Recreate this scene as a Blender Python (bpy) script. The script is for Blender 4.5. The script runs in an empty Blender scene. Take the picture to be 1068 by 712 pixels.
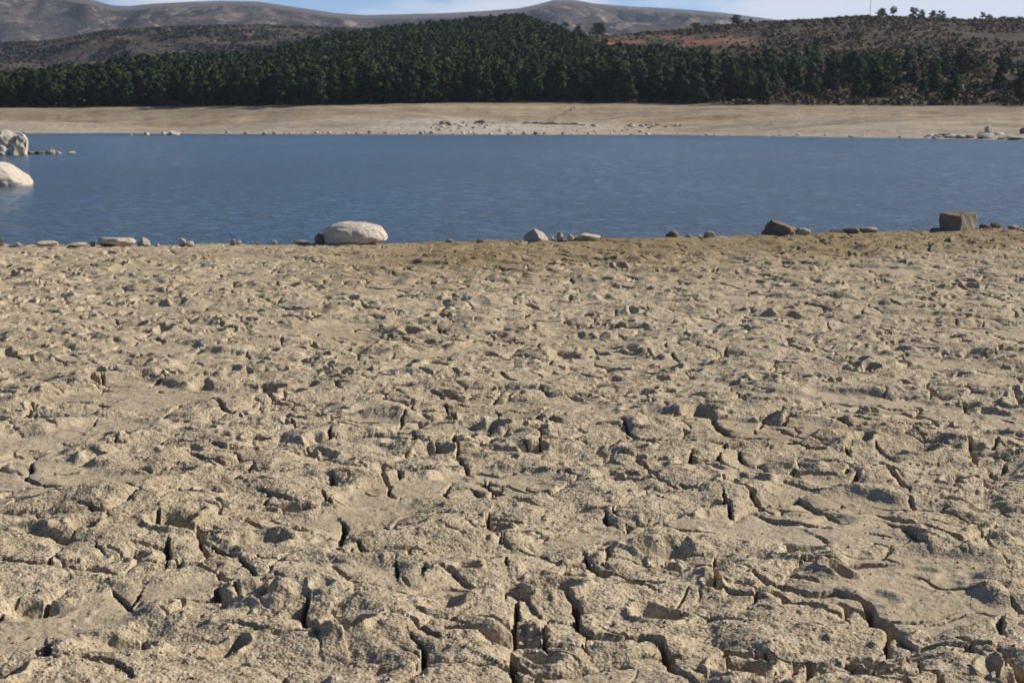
import bpy, bmesh, math, random
import numpy as np
from mathutils import Vector, Euler

SC = bpy.context.scene
COL = SC.collection
rad = math.radians

# ------------------------------------------------------------------ camera
EYE = 1.30                      # eye height over the dry mud
F = 1700.0                      # focal length in photo pixels (1068 wide)
HORIZON = 129.0
PITCH = math.atan((356.0 - HORIZON) / F)
cd = bpy.data.cameras.new('camera')
cam = bpy.data.objects.new('camera', cd)
COL.objects.link(cam)
cam.location = (0, 0, EYE)
cam.rotation_euler = (math.pi / 2 - PITCH, 0, 0)
cd.sensor_width = 36.0
cd.lens = 36.0 * F / 1068.0
cd.clip_start = 0.1
cd.clip_end = 30000
cd.dof.use_dof = True
cd.dof.focus_distance = 5.6
cd.dof.aperture_fstop = 11.0
SC.camera = cam

# ------------------------------------------------------------------ light
SUN_AZ = rad(71)                # from straight ahead (+Y) towards the right (+X)
SUN_EL = rad(30)
w = bpy.data.worlds.new('World')
SC.world = w
w.use_nodes = True
nt = w.node_tree
nt.nodes.clear()
out = nt.nodes.new('ShaderNodeOutputWorld')
bg = nt.nodes.new('ShaderNodeBackground')
bg.inputs['Strength'].default_value = 0.085
sky = nt.nodes.new('ShaderNodeTexSky')
sky.sky_type = 'NISHITA'
sky.sun_disc = False
sky.sun_elevation = SUN_EL
sky.sun_rotation = SUN_AZ
sky.altitude = 4000
sky.air_density = 0.85
sky.dust_density = 0.0
sky.ozone_density = 4.0
tc = nt.nodes.new('ShaderNodeTexCoord')
mp = nt.nodes.new('ShaderNodeMapping')
mp.inputs['Scale'].default_value = (5.0, 5.0, 16.0)
mp.inputs['Location'].default_value = (3.3, 1.0, 0.4)
cn = nt.nodes.new('ShaderNodeTexNoise')
cn.inputs['Scale'].default_value = 1.0
cn.inputs['Detail'].default_value = 6
cn.inputs['Roughness'].default_value = 0.55
cr = nt.nodes.new('ShaderNodeMapRange')
cr.inputs['From Min'].default_value = 0.46
cr.inputs['From Max'].default_value = 0.60
cr.interpolation_type = 'SMOOTHSTEP'
sep = nt.nodes.new('ShaderNodeSeparateXYZ')
lowr = nt.nodes.new('ShaderNodeMapRange')      # clouds lie in a low bank
lowr.inputs['From Min'].default_value = 0.15
lowr.inputs['From Max'].default_value = 0.075
mul = nt.nodes.new('ShaderNodeMath'); mul.operation = 'MULTIPLY'
mul2 = nt.nodes.new('ShaderNodeMath'); mul2.operation = 'MULTIPLY'; mul2.inputs[1].default_value = 0.9
mx = nt.nodes.new('ShaderNodeMix'); mx.data_type = 'RGBA'
mx.inputs['B'].default_value = (6.3, 6.5, 7.3, 1)
L = nt.links.new
L(tc.outputs['Generated'], mp.inputs['Vector']); L(mp.outputs['Vector'], cn.inputs['Vector'])
L(cn.outputs['Fac'], cr.inputs['Value']); L(tc.outputs['Generated'], sep.inputs[0])
L(sep.outputs['Z'], lowr.inputs['Value'])
side = nt.nodes.new('ShaderNodeMath'); side.operation = 'MULTIPLY_ADD'   # the bank of cloud thickens to the right
side.inputs[1].default_value = 0.42
L(sep.outputs['X'], side.inputs[0]); L(cn.outputs['Fac'], side.inputs[2]); L(side.outputs[0], cr.inputs['Value'])
L(cr.outputs['Result'], mul.inputs[0]); L(lowr.outputs['Result'], mul.inputs[1])
L(mul.outputs[0], mul2.inputs[0]); L(mul2.outputs[0], mx.inputs['Factor'])
L(sky.outputs['Color'], mx.inputs['A']); L(mx.outputs['Result'], bg.inputs['Color'])
L(bg.outputs['Background'], out.inputs['Surface'])

sl = bpy.data.lights.new('sun', 'SUN')
sl.energy = 5.0
sl.angle = rad(0.53)
sl.color = (1.0, 0.93, 0.83)
sun = bpy.data.objects.new('sun', sl)
COL.objects.link(sun)
sdir = Vector((math.sin(SUN_AZ) * math.cos(SUN_EL), math.cos(SUN_AZ) * math.cos(SUN_EL), math.sin(SUN_EL)))
sun.rotation_euler = sdir.to_track_quat('Z', 'Y').to_euler()
sun.location = (30, 10, 40)

SC.view_settings.view_transform = 'Standard'
SC.view_settings.look = 'None'
SC.view_settings.gamma = 1
SC.view_settings.use_curve_mapping = False
SC.view_settings.exposure = 0.53
SC.cycles.max_bounces = 6
SC.cycles.diffuse_bounces = 3
SC.cycles.volume_bounces = 0

WATER_Z = -0.30

# ------------------------------------------------------------------ pixel helpers (photo 1068 x 712)
CP, SP = math.cos(PITCH), math.sin(PITCH)
def t_of(px):
    """x / y of a far thing seen at photo column px"""
    return (np.asarray(px, float) - 534.0) / F / CP * (CP * CP + SP * SP * 0)
def px_of(t):
    return np.asarray(t) * F * CP / (CP * CP) + 534.0
def slope_of(py):
    return np.tan(np.arctan((356.0 - np.asarray(py, float)) / F) - PITCH)
def z_at(py, Y):
    return EYE + np.asarray(Y) * slope_of(py)
def gp(px, py, z=0.0):
    """point of the level z under photo pixel"""
    Y = (z - EYE) / float(slope_of(py))
    depth = Y * CP - (z - EYE) * SP
    return ((px - 534.0) / F * depth, Y)

# ------------------------------------------------------------------ noise
_G = np.array([[math.cos(a), math.sin(a)] for a in np.arange(16) * (math.pi / 8) + 0.2], np.float32)
def hash2(ix, iy, seed):
    n = (ix.astype(np.uint32) * np.uint32(374761393) + iy.astype(np.uint32) * np.uint32(668265263)
         + np.uint32((seed * 2654435761) & 0xffffffff))
    n = (n ^ (n >> np.uint32(13))) * np.uint32(1274126177)
    n = (n ^ (n >> np.uint32(15))) * np.uint32(2246822519)
    return n ^ (n >> np.uint32(16))
def h01(ix, iy, seed):
    return hash2(ix, iy, seed).astype(np.float32) * np.float32(1 / 4294967296.0)
def perlin(x, y, seed=0):
    x = np.asarray(x, np.float32); y = np.asarray(y, np.float32)
    xf = np.floor(x); yf = np.floor(y)
    ix = xf.astype(np.int32); iy = yf.astype(np.int32)
    fx = x - xf; fy = y - yf
    u = fx * fx * fx * (fx * (fx * 6 - 15) + 10)
    v = fy * fy * fy * (fy * (fy * 6 - 15) + 10)
    def corner(dx, dy):
        g = _G[hash2(ix + dx, iy + dy, seed) >> np.uint32(28)]
        return g[..., 0] * (fx - dx) + g[..., 1] * (fy - dy)
    a = corner(0, 0); b = corner(1, 0); c = corner(0, 1); d = corner(1, 1)
    ab = a + (b - a) * u
    c_ = c + (d - c) * u
    return (ab + (c_ - ab) * v) * np.float32(1.5)
def fbm(x, y, seed=0, octv=4, rough=0.5):
    s = 0; a = 1.0; f = 1.0; tot = 0
    for k in range(octv):
        s = s + a * perlin(x * f, y * f, seed + 17 * k); tot += a
        a *= rough; f *= 2.03
    return s / tot
def sstep(a, b, x):
    t = np.clip((x - a) / (b - a), 0, 1)
    return t * t * (3 - 2 * t)
def voronoi(x, y, cell, seed, jit=0.42):
    gx = (x / cell).astype(np.float32); gy = (y / cell).astype(np.float32)
    ix = np.floor(gx).astype(np.int32); iy = np.floor(gy).astype(np.int32)
    big = np.full(gx.shape, 1e9, np.float32)
    f1 = big.copy(); f2 = big.copy()
    p1x = np.zeros_like(gx); p1y = p1x.copy(); p2x = p1x.copy(); p2y = p1x.copy()
    r1 = p1x.copy(); r2 = p1x.copy()
    for dx in (-1, 0, 1):
        for dy in (-1, 0, 1):
            jx = ix + dx; jy = iy + dy
            cx = jx + 0.5 + jit * (2 * h01(jx, jy, seed) - 1)
            cy = jy + 0.5 + jit * (2 * h01(jx, jy, seed + 5) - 1)
            r = h01(jx, jy, seed + 9)
            d = (gx - cx) ** 2 + (gy - cy) ** 2
            m = d < f1
            m2 = (~m) & (d < f2)
            f2 = np.where(m, f1, np.where(m2, d, f2))
            p2x = np.where(m, p1x, np.where(m2, cx, p2x)); p2y = np.where(m, p1y, np.where(m2, cy, p2y))
            r2 = np.where(m, r1, np.where(m2, r, r2))
            f1 = np.where(m, d, f1); p1x = np.where(m, cx, p1x); p1y = np.where(m, cy, p1y); r1 = np.where(m, r, r1)
    sepd = np.sqrt((p2x - p1x) ** 2 + (p2y - p1y) ** 2) + 1e-5
    e = (f2 - f1) / (2 * sepd) * cell
    return e, r1, r2

# ------------------------------------------------------------------ mesh helpers
def mesh_np(name, V, Q, mat, smooth=True, attrs=None, parent=None, link=True, normals=None):
    """V (n,3), Q (m,k) faces of one size"""
    me = bpy.data.meshes.new(name)
    V = np.ascontiguousarray(V, np.float32); Q = np.ascontiguousarray(Q, np.int32)
    me.vertices.add(len(V)); me.vertices.foreach_set('co', V.ravel())
    k = Q.shape[1]
    me.loops.add(Q.size); me.loops.foreach_set('vertex_index', Q.ravel())
    me.polygons.add(len(Q))
    me.polygons.foreach_set('loop_start', np.arange(0, Q.size, k, dtype=np.int32))
    me.polygons.foreach_set('loop_total', np.full(len(Q), k, np.int32))
    me.update(calc_edges=True)
    me.polygons.foreach_set('use_smooth', np.full(len(Q), bool(smooth)))
    for an, av in (attrs or {}).items():
        a = me.attributes.new(an, 'FLOAT', 'POINT')
        a.data.foreach_set('value', np.ascontiguousarray(av, np.float32).ravel())
    if normals is not None:
        a = me.attributes.new('custom_normal', 'FLOAT_VECTOR', 'POINT')
        a.data.foreach_set('vector', np.ascontiguousarray(normals, np.float32).ravel())
    if mat is not None:
        me.materials.append(mat)
    o = bpy.data.objects.new(name, me)
    if link:
        COL.objects.link(o)
    if parent is not None:
        o.parent = parent
    return o
def grid_faces(nr, nc):
    i = np.arange(nr * nc, dtype=np.int32).reshape(nr, nc)
    return np.stack([i[:-1, :-1], i[:-1, 1:], i[1:, 1:], i[1:, :-1]], -1).reshape(-1, 4)
def grid(name, X, Y, Z, mat, attrs=None):
    nr, nc = X.shape
    V = np.stack([X, Y, Z], -1).reshape(-1, 3)
    return mesh_np(name, V, grid_faces(nr, nc), mat, True, attrs)
def tag(o, label=None, cat=None, group=None, kind=None):
    if label: o['label'] = label
    if cat: o['category'] = cat
    if group: o['group'] = group
    if kind: o['kind'] = kind
    return o

# ------------------------------------------------------------------ material helpers
class NT:
    def __init__(s, name):
        s.m = bpy.data.materials.new(name); s.m.use_nodes = True
        s.t = s.m.node_tree; s.t.nodes.clear()
        s.out = s.n('ShaderNodeOutputMaterial')
        s.bsdf = s.n('ShaderNodeBsdfPrincipled')
        s.l(s.bsdf.outputs[0], s.out.inputs['Surface'])
        s.bsdf.inputs['Roughness'].default_value = 0.95
        s.bsdf.inputs['Specular IOR Level'].default_value = 0.15
    def n(s, t): return s.t.nodes.new(t)
    def l(s, a, b): s.t.links.new(a, b)
    def pos(s):
        return s.n('ShaderNodeNewGeometry').outputs['Position']
    def attr(s, name):
        a = s.n('ShaderNodeAttribute'); a.attribute_name = name
        return a.outputs['Fac']
    def mapping(s, vec, scale):
        m = s.n('ShaderNodeMapping'); m.inputs['Scale'].default_value = scale
        s.l(vec, m.inputs['Vector']); return m.outputs['Vector']
    def noise(s, vec, scale, detail=4, rough=0.55, dist=0.0):
        n = s.n('ShaderNodeTexNoise'); n.inputs['Scale'].default_value = scale
        n.inputs['Detail'].default_value = detail; n.inputs['Roughness'].default_value = rough
        n.inputs['Distortion'].default_value = dist
        s.l(vec, n.inputs['Vector']); return n.outputs['Fac']
    def voro(s, vec, scale, out='Color', feature='F1'):
        n = s.n('ShaderNodeTexVoronoi'); n.inputs['Scale'].default_value = scale; n.feature = feature
        s.l(vec, n.inputs['Vector']); return n.outputs[out]
    def rng(s, v, a, b, c=0.0, d=1.0, smooth=True):
        n = s.n('ShaderNodeMapRange'); n.interpolation_type = 'SMOOTHSTEP' if smooth else 'LINEAR'
        n.inputs['From Min'].default_value = a; n.inputs['From Max'].default_value = b
        n.inputs['To Min'].default_value = c; n.inputs['To Max'].default_value = d
        s.l(v, n.inputs['Value']); return n.outputs['Result']
    def math(s, op, a, b=None):
        n = s.n('ShaderNodeMath'); n.operation = op
        for i, v in enumerate((a, b)):
            if v is None: continue
            if isinstance(v, (int, float)): n.inputs[i].default_value = v
            else: s.l(v, n.inputs[i])
        return n.outputs[0]
    def mix(s, fac, a, b, mode='MIX'):
        n = s.n('ShaderNodeMix'); n.data_type = 'RGBA'; n.blend_type = mode
        for key, v in (('Factor', fac), ('A', a), ('B', b)):
            if isinstance(v, (int, float)): n.inputs[key].default_value = v
            elif isinstance(v, tuple): n.inputs[key].default_value = v + (1,) if len(v) == 3 else v
            else: s.l(v, n.inputs[key])
        return n.outputs['Result']
    def bump(s, h, dist, strength=1.0, normal=None):
        n = s.n('ShaderNodeBump'); n.inputs['Distance'].default_value = dist
        n.inputs['Strength'].default_value = strength
        s.l(h, n.inputs['Height'])
        if normal is not None: s.l(normal, n.inputs['Normal'])
        return n.outputs['Normal']
    def fin(s, col, normal=None):
        if isinstance(col, tuple): s.bsdf.inputs['Base Color'].default_value = col + (1,)
        else: s.l(col, s.bsdf.inputs['Base Color'])
        if normal is not None: s.l(normal, s.bsdf.inputs['Normal'])
        return s.m

def mat_mud():
    s = NT('dry_mud'); p = s.pos()
    grit = s.attr('grit')
    big = s.noise(p, 0.55, 4, 0.6)
    mid = s.noise(p, 5.0, 5, 0.6)
    fine = s.noise(p, 130.0, 3, 0.7)
    c = s.mix(s.rng(big, 0.35, 0.65), (0.434, 0.351, 0.232), (0.492, 0.406, 0.276))
    c = s.mix(s.rng(mid, 0.45, 0.75, 0, 0.65), c, (0.270, 0.215, 0.138))
    c = s.mix(s.rng(s.noise(p, 1.7, 5, 0.65), 0.56, 0.72, 0, 0.5), c, (0.270, 0.200, 0.120))
    smooth = s.mix(0.5, c, (0.37, 0.295, 0.20))
    # sandy grain of the broken crust
    v = s.voro(p, 190.0)
    sepc = s.n('ShaderNodeSeparateColor'); s.l(v, sepc.inputs[0])
    g = s.mix(s.rng(sepc.outputs[0], 0.80, 0.92, 0, 0.65), c, (0.55, 0.475, 0.36))
    g = s.mix(s.rng(sepc.outputs[1], 0.82, 0.95, 0, 0.7), g, (0.16, 0.115, 0.075))
    g = s.mix(s.rng(sepc.outputs[2], 0.88, 0.97, 0, 0.6), g, (0.42, 0.26, 0.12))
    v2 = s.voro(p, 85.0)
    sep2 = s.n('ShaderNodeSeparateColor'); s.l(v2, sep2.inputs[0])
    g = s.mix(s.rng(sep2.outputs[0], 0.94, 0.98, 0, 0.6), g, (0.58, 0.52, 0.42))
    g = s.mix(s.rng(sep2.outputs[1], 0.90, 0.97, 0, 0.6), g, (0.22, 0.165, 0.11))
    c = s.mix(s.rng(grit, 0.1, 0.8), smooth, g)
    c = s.mix(s.rng(fine, 0.3, 0.7, 0, 0.35), c, s.mix(1.0, c, (0.62, 0.60, 0.57), 'MULTIPLY'))
    c = s.mix(s.rng(s.noise(p, 38.0, 4, 0.75), 0.50, 0.66, 0, 0.40), c, s.mix(1.0, c, (0.66, 0.63, 0.58), 'MULTIPLY'))
    c = s.mix(s.rng(s.noise(p, 15.0, 4, 0.7), 0.54, 0.70, 0, 0.30), c, s.mix(1.0, c, (0.72, 0.68, 0.62), 'MULTIPLY'))
    c = s.mix(s.rng(s.noise(p, 52.0, 3, 0.75), 0.60, 0.72, 0, 0.5), c, (0.56, 0.485, 0.37))
    # damp brown strip close to the water
    dampn = s.attr('damp')
    c = s.mix(dampn, c, s.mix(1.0, c, (0.58, 0.535, 0.41), 'MULTIPLY'))
    hb = s.math('ADD', s.math('MULTIPLY', fine, 0.5), s.math('MULTIPLY', s.voro(p, 110.0, 'Distance'), 0.6))
    amt = s.math('ADD', s.math('MULTIPLY', grit, 0.8), 0.2)
    n1 = s.bump(s.math('MULTIPLY', hb, amt), 0.006, 0.9)
    n2 = s.bump(s.noise(p, 45.0, 4, 0.65), 0.006, 0.5, n1)
    return s.fin(c, n2)

def mat_far_beach():
    s = NT('far_sand'); p = s.pos()
    warp = s.noise(p, 0.03, 3)
    sx = s.n('ShaderNodeSeparateXYZ'); s.l(p, sx.inputs[0])
    zz = s.math('ADD', sx.outputs['Z'], s.math('MULTIPLY', warp, 1.6))
    cz = s.n('ShaderNodeCombineXYZ'); s.l(zz, cz.inputs['Z'])
    st = s.noise(cz.outputs[0], 1.6, 5, 0.7)                      # strand lines of former levels
    c = s.mix(s.rng(st, 0.35, 0.65), (0.255, 0.195, 0.122), (0.420, 0.340, 0.235))
    c = s.mix(s.rng(s.noise(s.mapping(p, (0.03, 0.12, 0.1)), 1.0, 5, 0.6), 0.45, 0.65, 0, 0.7), c, (0.215, 0.155, 0.095))
    c = s.mix(s.rng(s.noise(p, 0.5, 4, 0.7), 0.55, 0.70, 0, 0.6), c, (0.18, 0.14, 0.095))
    c = s.mix(s.rng(s.noise(s.mapping(p, (0.10, 0.22, 0.6)), 1.0, 5, 0.65), 0.44, 0.62, 0, 0.6), c, (0.235, 0.180, 0.115))
    c = s.mix(s.rng(s.noise(s.mapping(p, (0.25, 0.3, 1)), 1.0, 4, 0.7), 0.58, 0.70, 0, 0.6), c, (0.46, 0.39, 0.29))
    up = s.attr('upper')
    c = s.mix(s.rng(s.math('ADD', up, s.math('MULTIPLY', s.noise(p, 0.06, 4), 0.5)), 0.92, 1.25, 0, 0.6), c, (0.20, 0.168, 0.100))
    st2 = s.attr('stony')
    c = s.mix(s.math('MULTIPLY', st2, s.rng(s.noise(p, 0.9, 4, 0.8), 0.35, 0.6)), c, (0.50, 0.45, 0.38))
    return s.fin(c, s.bump(s.noise(p, 0.8, 5, 0.7), 0.4, 0.6))

def mat_hill():
    s = NT('hill_soil'); p = s.pos()
    c = s.mix(s.rng(s.noise(p, 0.05, 5, 0.6), 0.35, 0.65), (0.052, 0.042, 0.028), (0.086, 0.066, 0.042))
    c = s.mix(s.rng(s.noise(s.mapping(p, (0.02, 0.05, 0.25)), 1.0, 5, 0.65), 0.54, 0.66, 0, 0.75), c, (0.105, 0.083, 0.052))
    c = s.mix(s.rng(s.noise(p, 0.22, 4, 0.7), 0.54, 0.68, 0, 0.8), c, (0.050, 0.046, 0.030))
    c = s.mix(s.rng(s.noise(p, 0.35, 4, 0.7), 0.63, 0.72, 0, 0.7), c, (0.24, 0.205, 0.17))
    sx = s.n('ShaderNodeSeparateXYZ'); s.l(p, sx.inputs[0])
    zz = s.math('ADD', sx.outputs['Z'], s.math('MULTIPLY', s.noise(p, 0.02, 4), 10.0))
    cz = s.n('ShaderNodeCombineXYZ'); s.l(zz, cz.inputs['Z'])
    c = s.mix(s.rng(s.noise(cz.outputs[0], 0.55, 3, 0.6), 0.52, 0.62, 0, 0.65), c, (0.036, 0.031, 0.022))   # old terraces
    red = s.attr('red')
    c = s.mix(red, c, s.mix(s.rng(s.noise(p, 0.2, 4, 0.7), 0.35, 0.65), (0.17, 0.075, 0.045), (0.25, 0.125, 0.078)))
    return s.fin(c, s.bump(s.noise(p, 0.4, 5, 0.7), 1.0, 0.7))

def mat_heath():
    s = NT('heath'); p = s.pos()
    c = s.mix(s.rng(s.noise(p, 0.03, 6, 0.65), 0.38, 0.62), (0.052, 0.040, 0.032), (0.112, 0.084, 0.060))
    c = s.mix(s.rng(s.noise(p, 0.07, 6, 0.7), 0.51, 0.60, 0, 0.85), c, (0.030, 0.034, 0.026))
    c = s.mix(s.rng(s.noise(p, 0.11, 5, 0.75), 0.60, 0.68, 0, 0.8), c, (0.22, 0.17, 0.14))
    c = s.mix(s.rng(s.noise(s.mapping(p, (1, 0.5, 1)), 0.30, 4, 0.8), 0.50, 0.58, 0, 0.6), c, (0.030, 0.027, 0.022))
    return s.fin(c, s.bump(s.noise(p, 0.08, 6, 0.7), 5.0, 0.7))

def mat_mountain():
    s = NT('granite_mountain'); p = s.pos()
    c = s.mix(s.rng(s.noise(p, 0.006, 7, 0.66), 0.40, 0.60), (0.058, 0.043, 0.041), (0.160, 0.120, 0.104))
    c = s.mix(s.rng(s.noise(s.mapping(p, (1, 0.6, 2.5)), 0.012, 7, 0.7), 0.49, 0.55, 0, 0.9), c, (0.026, 0.025, 0.027))
    c = s.mix(s.rng(s.noise(s.mapping(p, (1, 0.6, 2.0)), 0.022, 6, 0.75), 0.52, 0.60, 0, 0.9), c, (0.34, 0.28, 0.235))
    c = s.mix(s.rng(s.noise(s.mapping(p, (1, 0.5, 2.0)), 0.045, 5, 0.8), 0.50, 0.58, 0, 0.75), c, (0.040, 0.036, 0.036))
    return s.fin(c, s.bump(s.noise(p, 0.016, 8, 0.72), 40.0, 1.0))

def mat_water():
    s = NT('lake_water'); p = s.pos()
    s.bsdf.inputs['Roughness'].default_value = 0.155
    s.bsdf.inputs['IOR'].default_value = 1.333
    s.bsdf.inputs['Specular IOR Level'].default_value = 0.5
    n = s.noise(s.mapping(p, (7.0, 8.5, 1)), 1.0, 3, 0.6)
    n2 = s.noise(s.mapping(p, (1.8, 2.4, 1)), 1.0, 3, 0.6)
    nb = s.bump(n, 0.080, 1.0)
    nb2 = s.bump(n2, 0.07, 1.0, nb)
    c = s.mix(s.rng(s.noise(p, 0.02, 3), 0.4, 0.6), (0.042, 0.076, 0.106), (0.048, 0.084, 0.116))
    return s.fin(c, nb2)

def mat_rock(name, a, b, dark, lichen=0.3, scale=1.0):
    s = NT(name)
    g = s.n('ShaderNodeTexCoord').outputs['Object']
    oi = s.n('ShaderNodeObjectInfo').outputs['Random']
    ofs = s.n('ShaderNodeVectorMath'); ofs.operation = 'ADD'
    cx = s.n('ShaderNodeCombineXYZ')
    for k in range(3): s.l(s.math('MULTIPLY', oi, 31.0 + 7 * k), cx.inputs[k])
    s.l(g, ofs.inputs[0]); s.l(cx.outputs[0], ofs.inputs[1]); p = ofs.outputs[0]
    c = s.mix(s.rng(s.noise(p, 4 * scale, 6, 0.65), 0.35, 0.65), a, b)
    c = s.mix(s.rng(s.noise(p, 9 * scale, 6, 0.7, 0.4), 0.56, 0.68, 0, lichen), c, dark)
    c = s.mix(s.rng(s.noise(p, 70 * scale, 3, 0.7), 0.56, 0.72, 0, 0.55), c, dark)
    c = s.mix(s.rng(s.noise(p, 95 * scale, 2, 0.7), 0.60, 0.74, 0, 0.6), c, (0.55, 0.52, 0.47))
    c = s.mix(s.rng(oi, 0, 1, 0, 0.35, False), c, s.mix(1.0, c, (0.72, 0.69, 0.64), 'MULTIPLY'))
    nb = s.bump(s.noise(p, 22 * scale, 6, 0.7), 0.03 / scale, 0.7)
    return s.fin(c, nb)

def mat_foliage(name, a, b, c3):
    s = NT(name); p = s.pos()
    oi = s.n('ShaderNodeObjectInfo').outputs['Random']
    c = s.mix(s.rng(s.noise(p, 0.9, 3, 0.6), 0.35, 0.65), a, b)
    c = s.mix(s.rng(s.noise(p, 0.17, 3, 0.6), 0.42, 0.62, 0, 0.7), c, c3)
    c = s.mix(s.rng(s.noise(p, 0.33, 2, 0.5), 0.54, 0.66, 0, 0.6), c, s.mix(1.0, c, (1.55, 1.40, 1.25), 'MULTIPLY'))
    c = s.mix(s.rng(oi, 0, 1, 0, 0.45, False), c, s.mix(1.0, c, (0.68, 0.72, 0.75), 'MULTIPLY'))
    s.bsdf.inputs['Roughness'].default_value = 0.9
    s.bsdf.inputs['Specular IOR Level'].default_value = 0.05
    return s.fin(c)
def mat_plain(name, c, rough=0.9):
    s = NT(name); p = s.pos()
    s.bsdf.inputs['Roughness'].default_value = rough
    cc = s.mix(s.rng(s.noise(p, 3.0, 4, 0.6), 0.35, 0.65), c, tuple(v * 0.65 for v in c))
    return s.fin(cc)

M_MUD = mat_mud(); M_SAND = mat_far_beach(); M_HILL = mat_hill(); M_HEATH = mat_heath(); M_MOUNT = mat_mountain()
M_WATER = mat_water()
M_PALE = mat_rock('pale_granite', (0.49, 0.425, 0.335), (0.58, 0.515, 0.415), (0.22, 0.18, 0.135), 0.55)
M_GREY = mat_rock('grey_granite', (0.33, 0.29, 0.24), (0.42, 0.37, 0.31), (0.16, 0.13, 0.10), 0.6)
M_BROWN = mat_rock('brown_stone', (0.165, 0.128, 0.094), (0.25, 0.20, 0.15), (0.08, 0.062, 0.047), 0.6)
M_BLOCK = mat_rock('grey_brown_stone', (0.17, 0.135, 0.10), (0.27, 0.225, 0.175), (0.085, 0.066, 0.05), 0.6)
M_WALL = mat_rock('rubble_wall', (0.22, 0.18, 0.13), (0.30, 0.25, 0.185), (0.13, 0.105, 0.08), 0.6)
M_DARK = mat_rock('dark_stone', (0.14, 0.105, 0.078), (0.21, 0.165, 0.125), (0.07, 0.055, 0.042), 0.6)
M_FARROCK = mat_rock('shore_granite', (0.52, 0.46, 0.38), (0.62, 0.56, 0.47), (0.26, 0.21, 0.16), 0.5, 0.6)
M_FARDARK = mat_rock('weathered_granite', (0.17, 0.14, 0.11), (0.26, 0.215, 0.17), (0.09, 0.072, 0.058), 0.6, 0.6)
M_PINE = mat_foliage('pine_needles', (0.026, 0.045, 0.018), (0.046, 0.066, 0.025), (0.021, 0.035, 0.018))
M_BROAD = mat_foliage('evergreen_leaves', (0.028, 0.045, 0.018), (0.045, 0.066, 0.026), (0.024, 0.036, 0.018))
M_BARK = mat_plain('pine_bark', (0.115, 0.078, 0.052))
M_SCRUB = mat_foliage('dry_scrub_twigs', (0.115, 0.086, 0.056), (0.165, 0.125, 0.080), (0.090, 0.074, 0.052))
M_SHRUB = mat_foliage('dark_shrub_leaves', (0.036, 0.044, 0.024), (0.056, 0.060, 0.033), (0.040, 0.038, 0.026))
M_STEEL = mat_plain('galvanised_steel', (0.26, 0.26, 0.27), 0.5)

# ------------------------------------------------------------------ terrain across the lake
def prof(pairs):
    xs, ys = zip(*pairs)
    return lambda px: np.interp(px, xs, ys)
P_SHORE = prof([(-600, 139), (0, 139), (150, 139.4), (300, 140.2), (534, 140.6), (700, 141), (850, 143), (960, 144.5), (1068, 146.5), (1700, 147)])
P_BASE = prof([(-600, 113), (0, 113), (60, 113), (100, 112), (300, 110), (400, 109.5), (500, 108), (600, 107), (700, 108), (800, 109.5), (1068, 111), (1700, 111)])
P_RIDGE = prof([(-600, 108), (0, 107), (60, 101), (100, 96), (130, 89), (200, 84), (260, 81), (310, 69), (360, 57), (400, 51), (440, 46), (500, 40), (540, 36),
                (580, 39), (620, 38), (660, 36), (700, 33), (740, 28), (790, 23.5), (850, 21), (900, 17.5), (950, 19), (1000, 21), (1068, 21), (1700, 24)])
P_HEATH = prof([(-600, 46), (0, 45), (50, 44), (85, 38), (110, 33), (150, 30), (200, 28), (270, 27), (340, 29), (400, 33), (540, 38), (700, 42), (1700, 42)])
P_MOUNT = prof([(-600, -22), (0, -14), (40, -8), (95, 0), (118, 6), (135, 6.5), (160, 4), (200, 2), (230, 1), (270, 2), (310, 8), (350, 14), (380, 16), (420, 15),
                (460, 14), (500, 12), (540, 9), (560, 5), (578, 0), (598, 0), (620, 4), (660, 7), (700, 9), (750, 13), (800, 19.5), (860, 27), (1000, 30), (1700, 30)])
def y_shore(px): return (WATER_Z - EYE) / slope_of(P_SHORE(px))
def y_base(px): return y_shore(px) + np.interp(px, [0, 500, 900, 1100], [85, 95, 120, 130]) + 3 * perlin(np.asarray(px, float) / 46, np.asarray(px, float) * 0 + 0.37, 301) + 1.5 * perlin(np.asarray(px, float) / 15, np.asarray(px, float) * 0 + 0.61, 302)
def y_ridge(px): return np.interp(px, [-600, 0, 250, 400, 540, 650, 800, 1068], [470, 480, 560, 660, 720, 720, 700, 680])
RINGS = [
    (lambda p: y_shore(p) - 70, lambda p, Y: np.full_like(p, -3.0)),
    (y_shore, lambda p, Y: np.full_like(p, WATER_Z)),
    (y_base, lambda p, Y: z_at(P_BASE(p), Y)),
    (y_ridge, lambda p, Y: z_at(P_RIDGE(p), Y)),
    (lambda p: y_ridge(p) + 160, lambda p, Y: z_at(P_RIDGE(p), Y) - 9 - 0.012 * Y),
    (lambda p: np.full_like(p, 1550.0), lambda p, Y: z_at(P_HEATH(p), Y)),
    (lambda p: np.full_like(p, 1950.0), lambda p, Y: z_at(P_HEATH(p), Y) - 30),
    (lambda p: np.full_like(p, 4600.0), lambda p, Y: z_at(P_MOUNT(p), Y)),
    (lambda p: np.full_like(p, 6200.0), lambda p, Y: z_at(P_MOUNT(p), Y) - 160),
]
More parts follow.
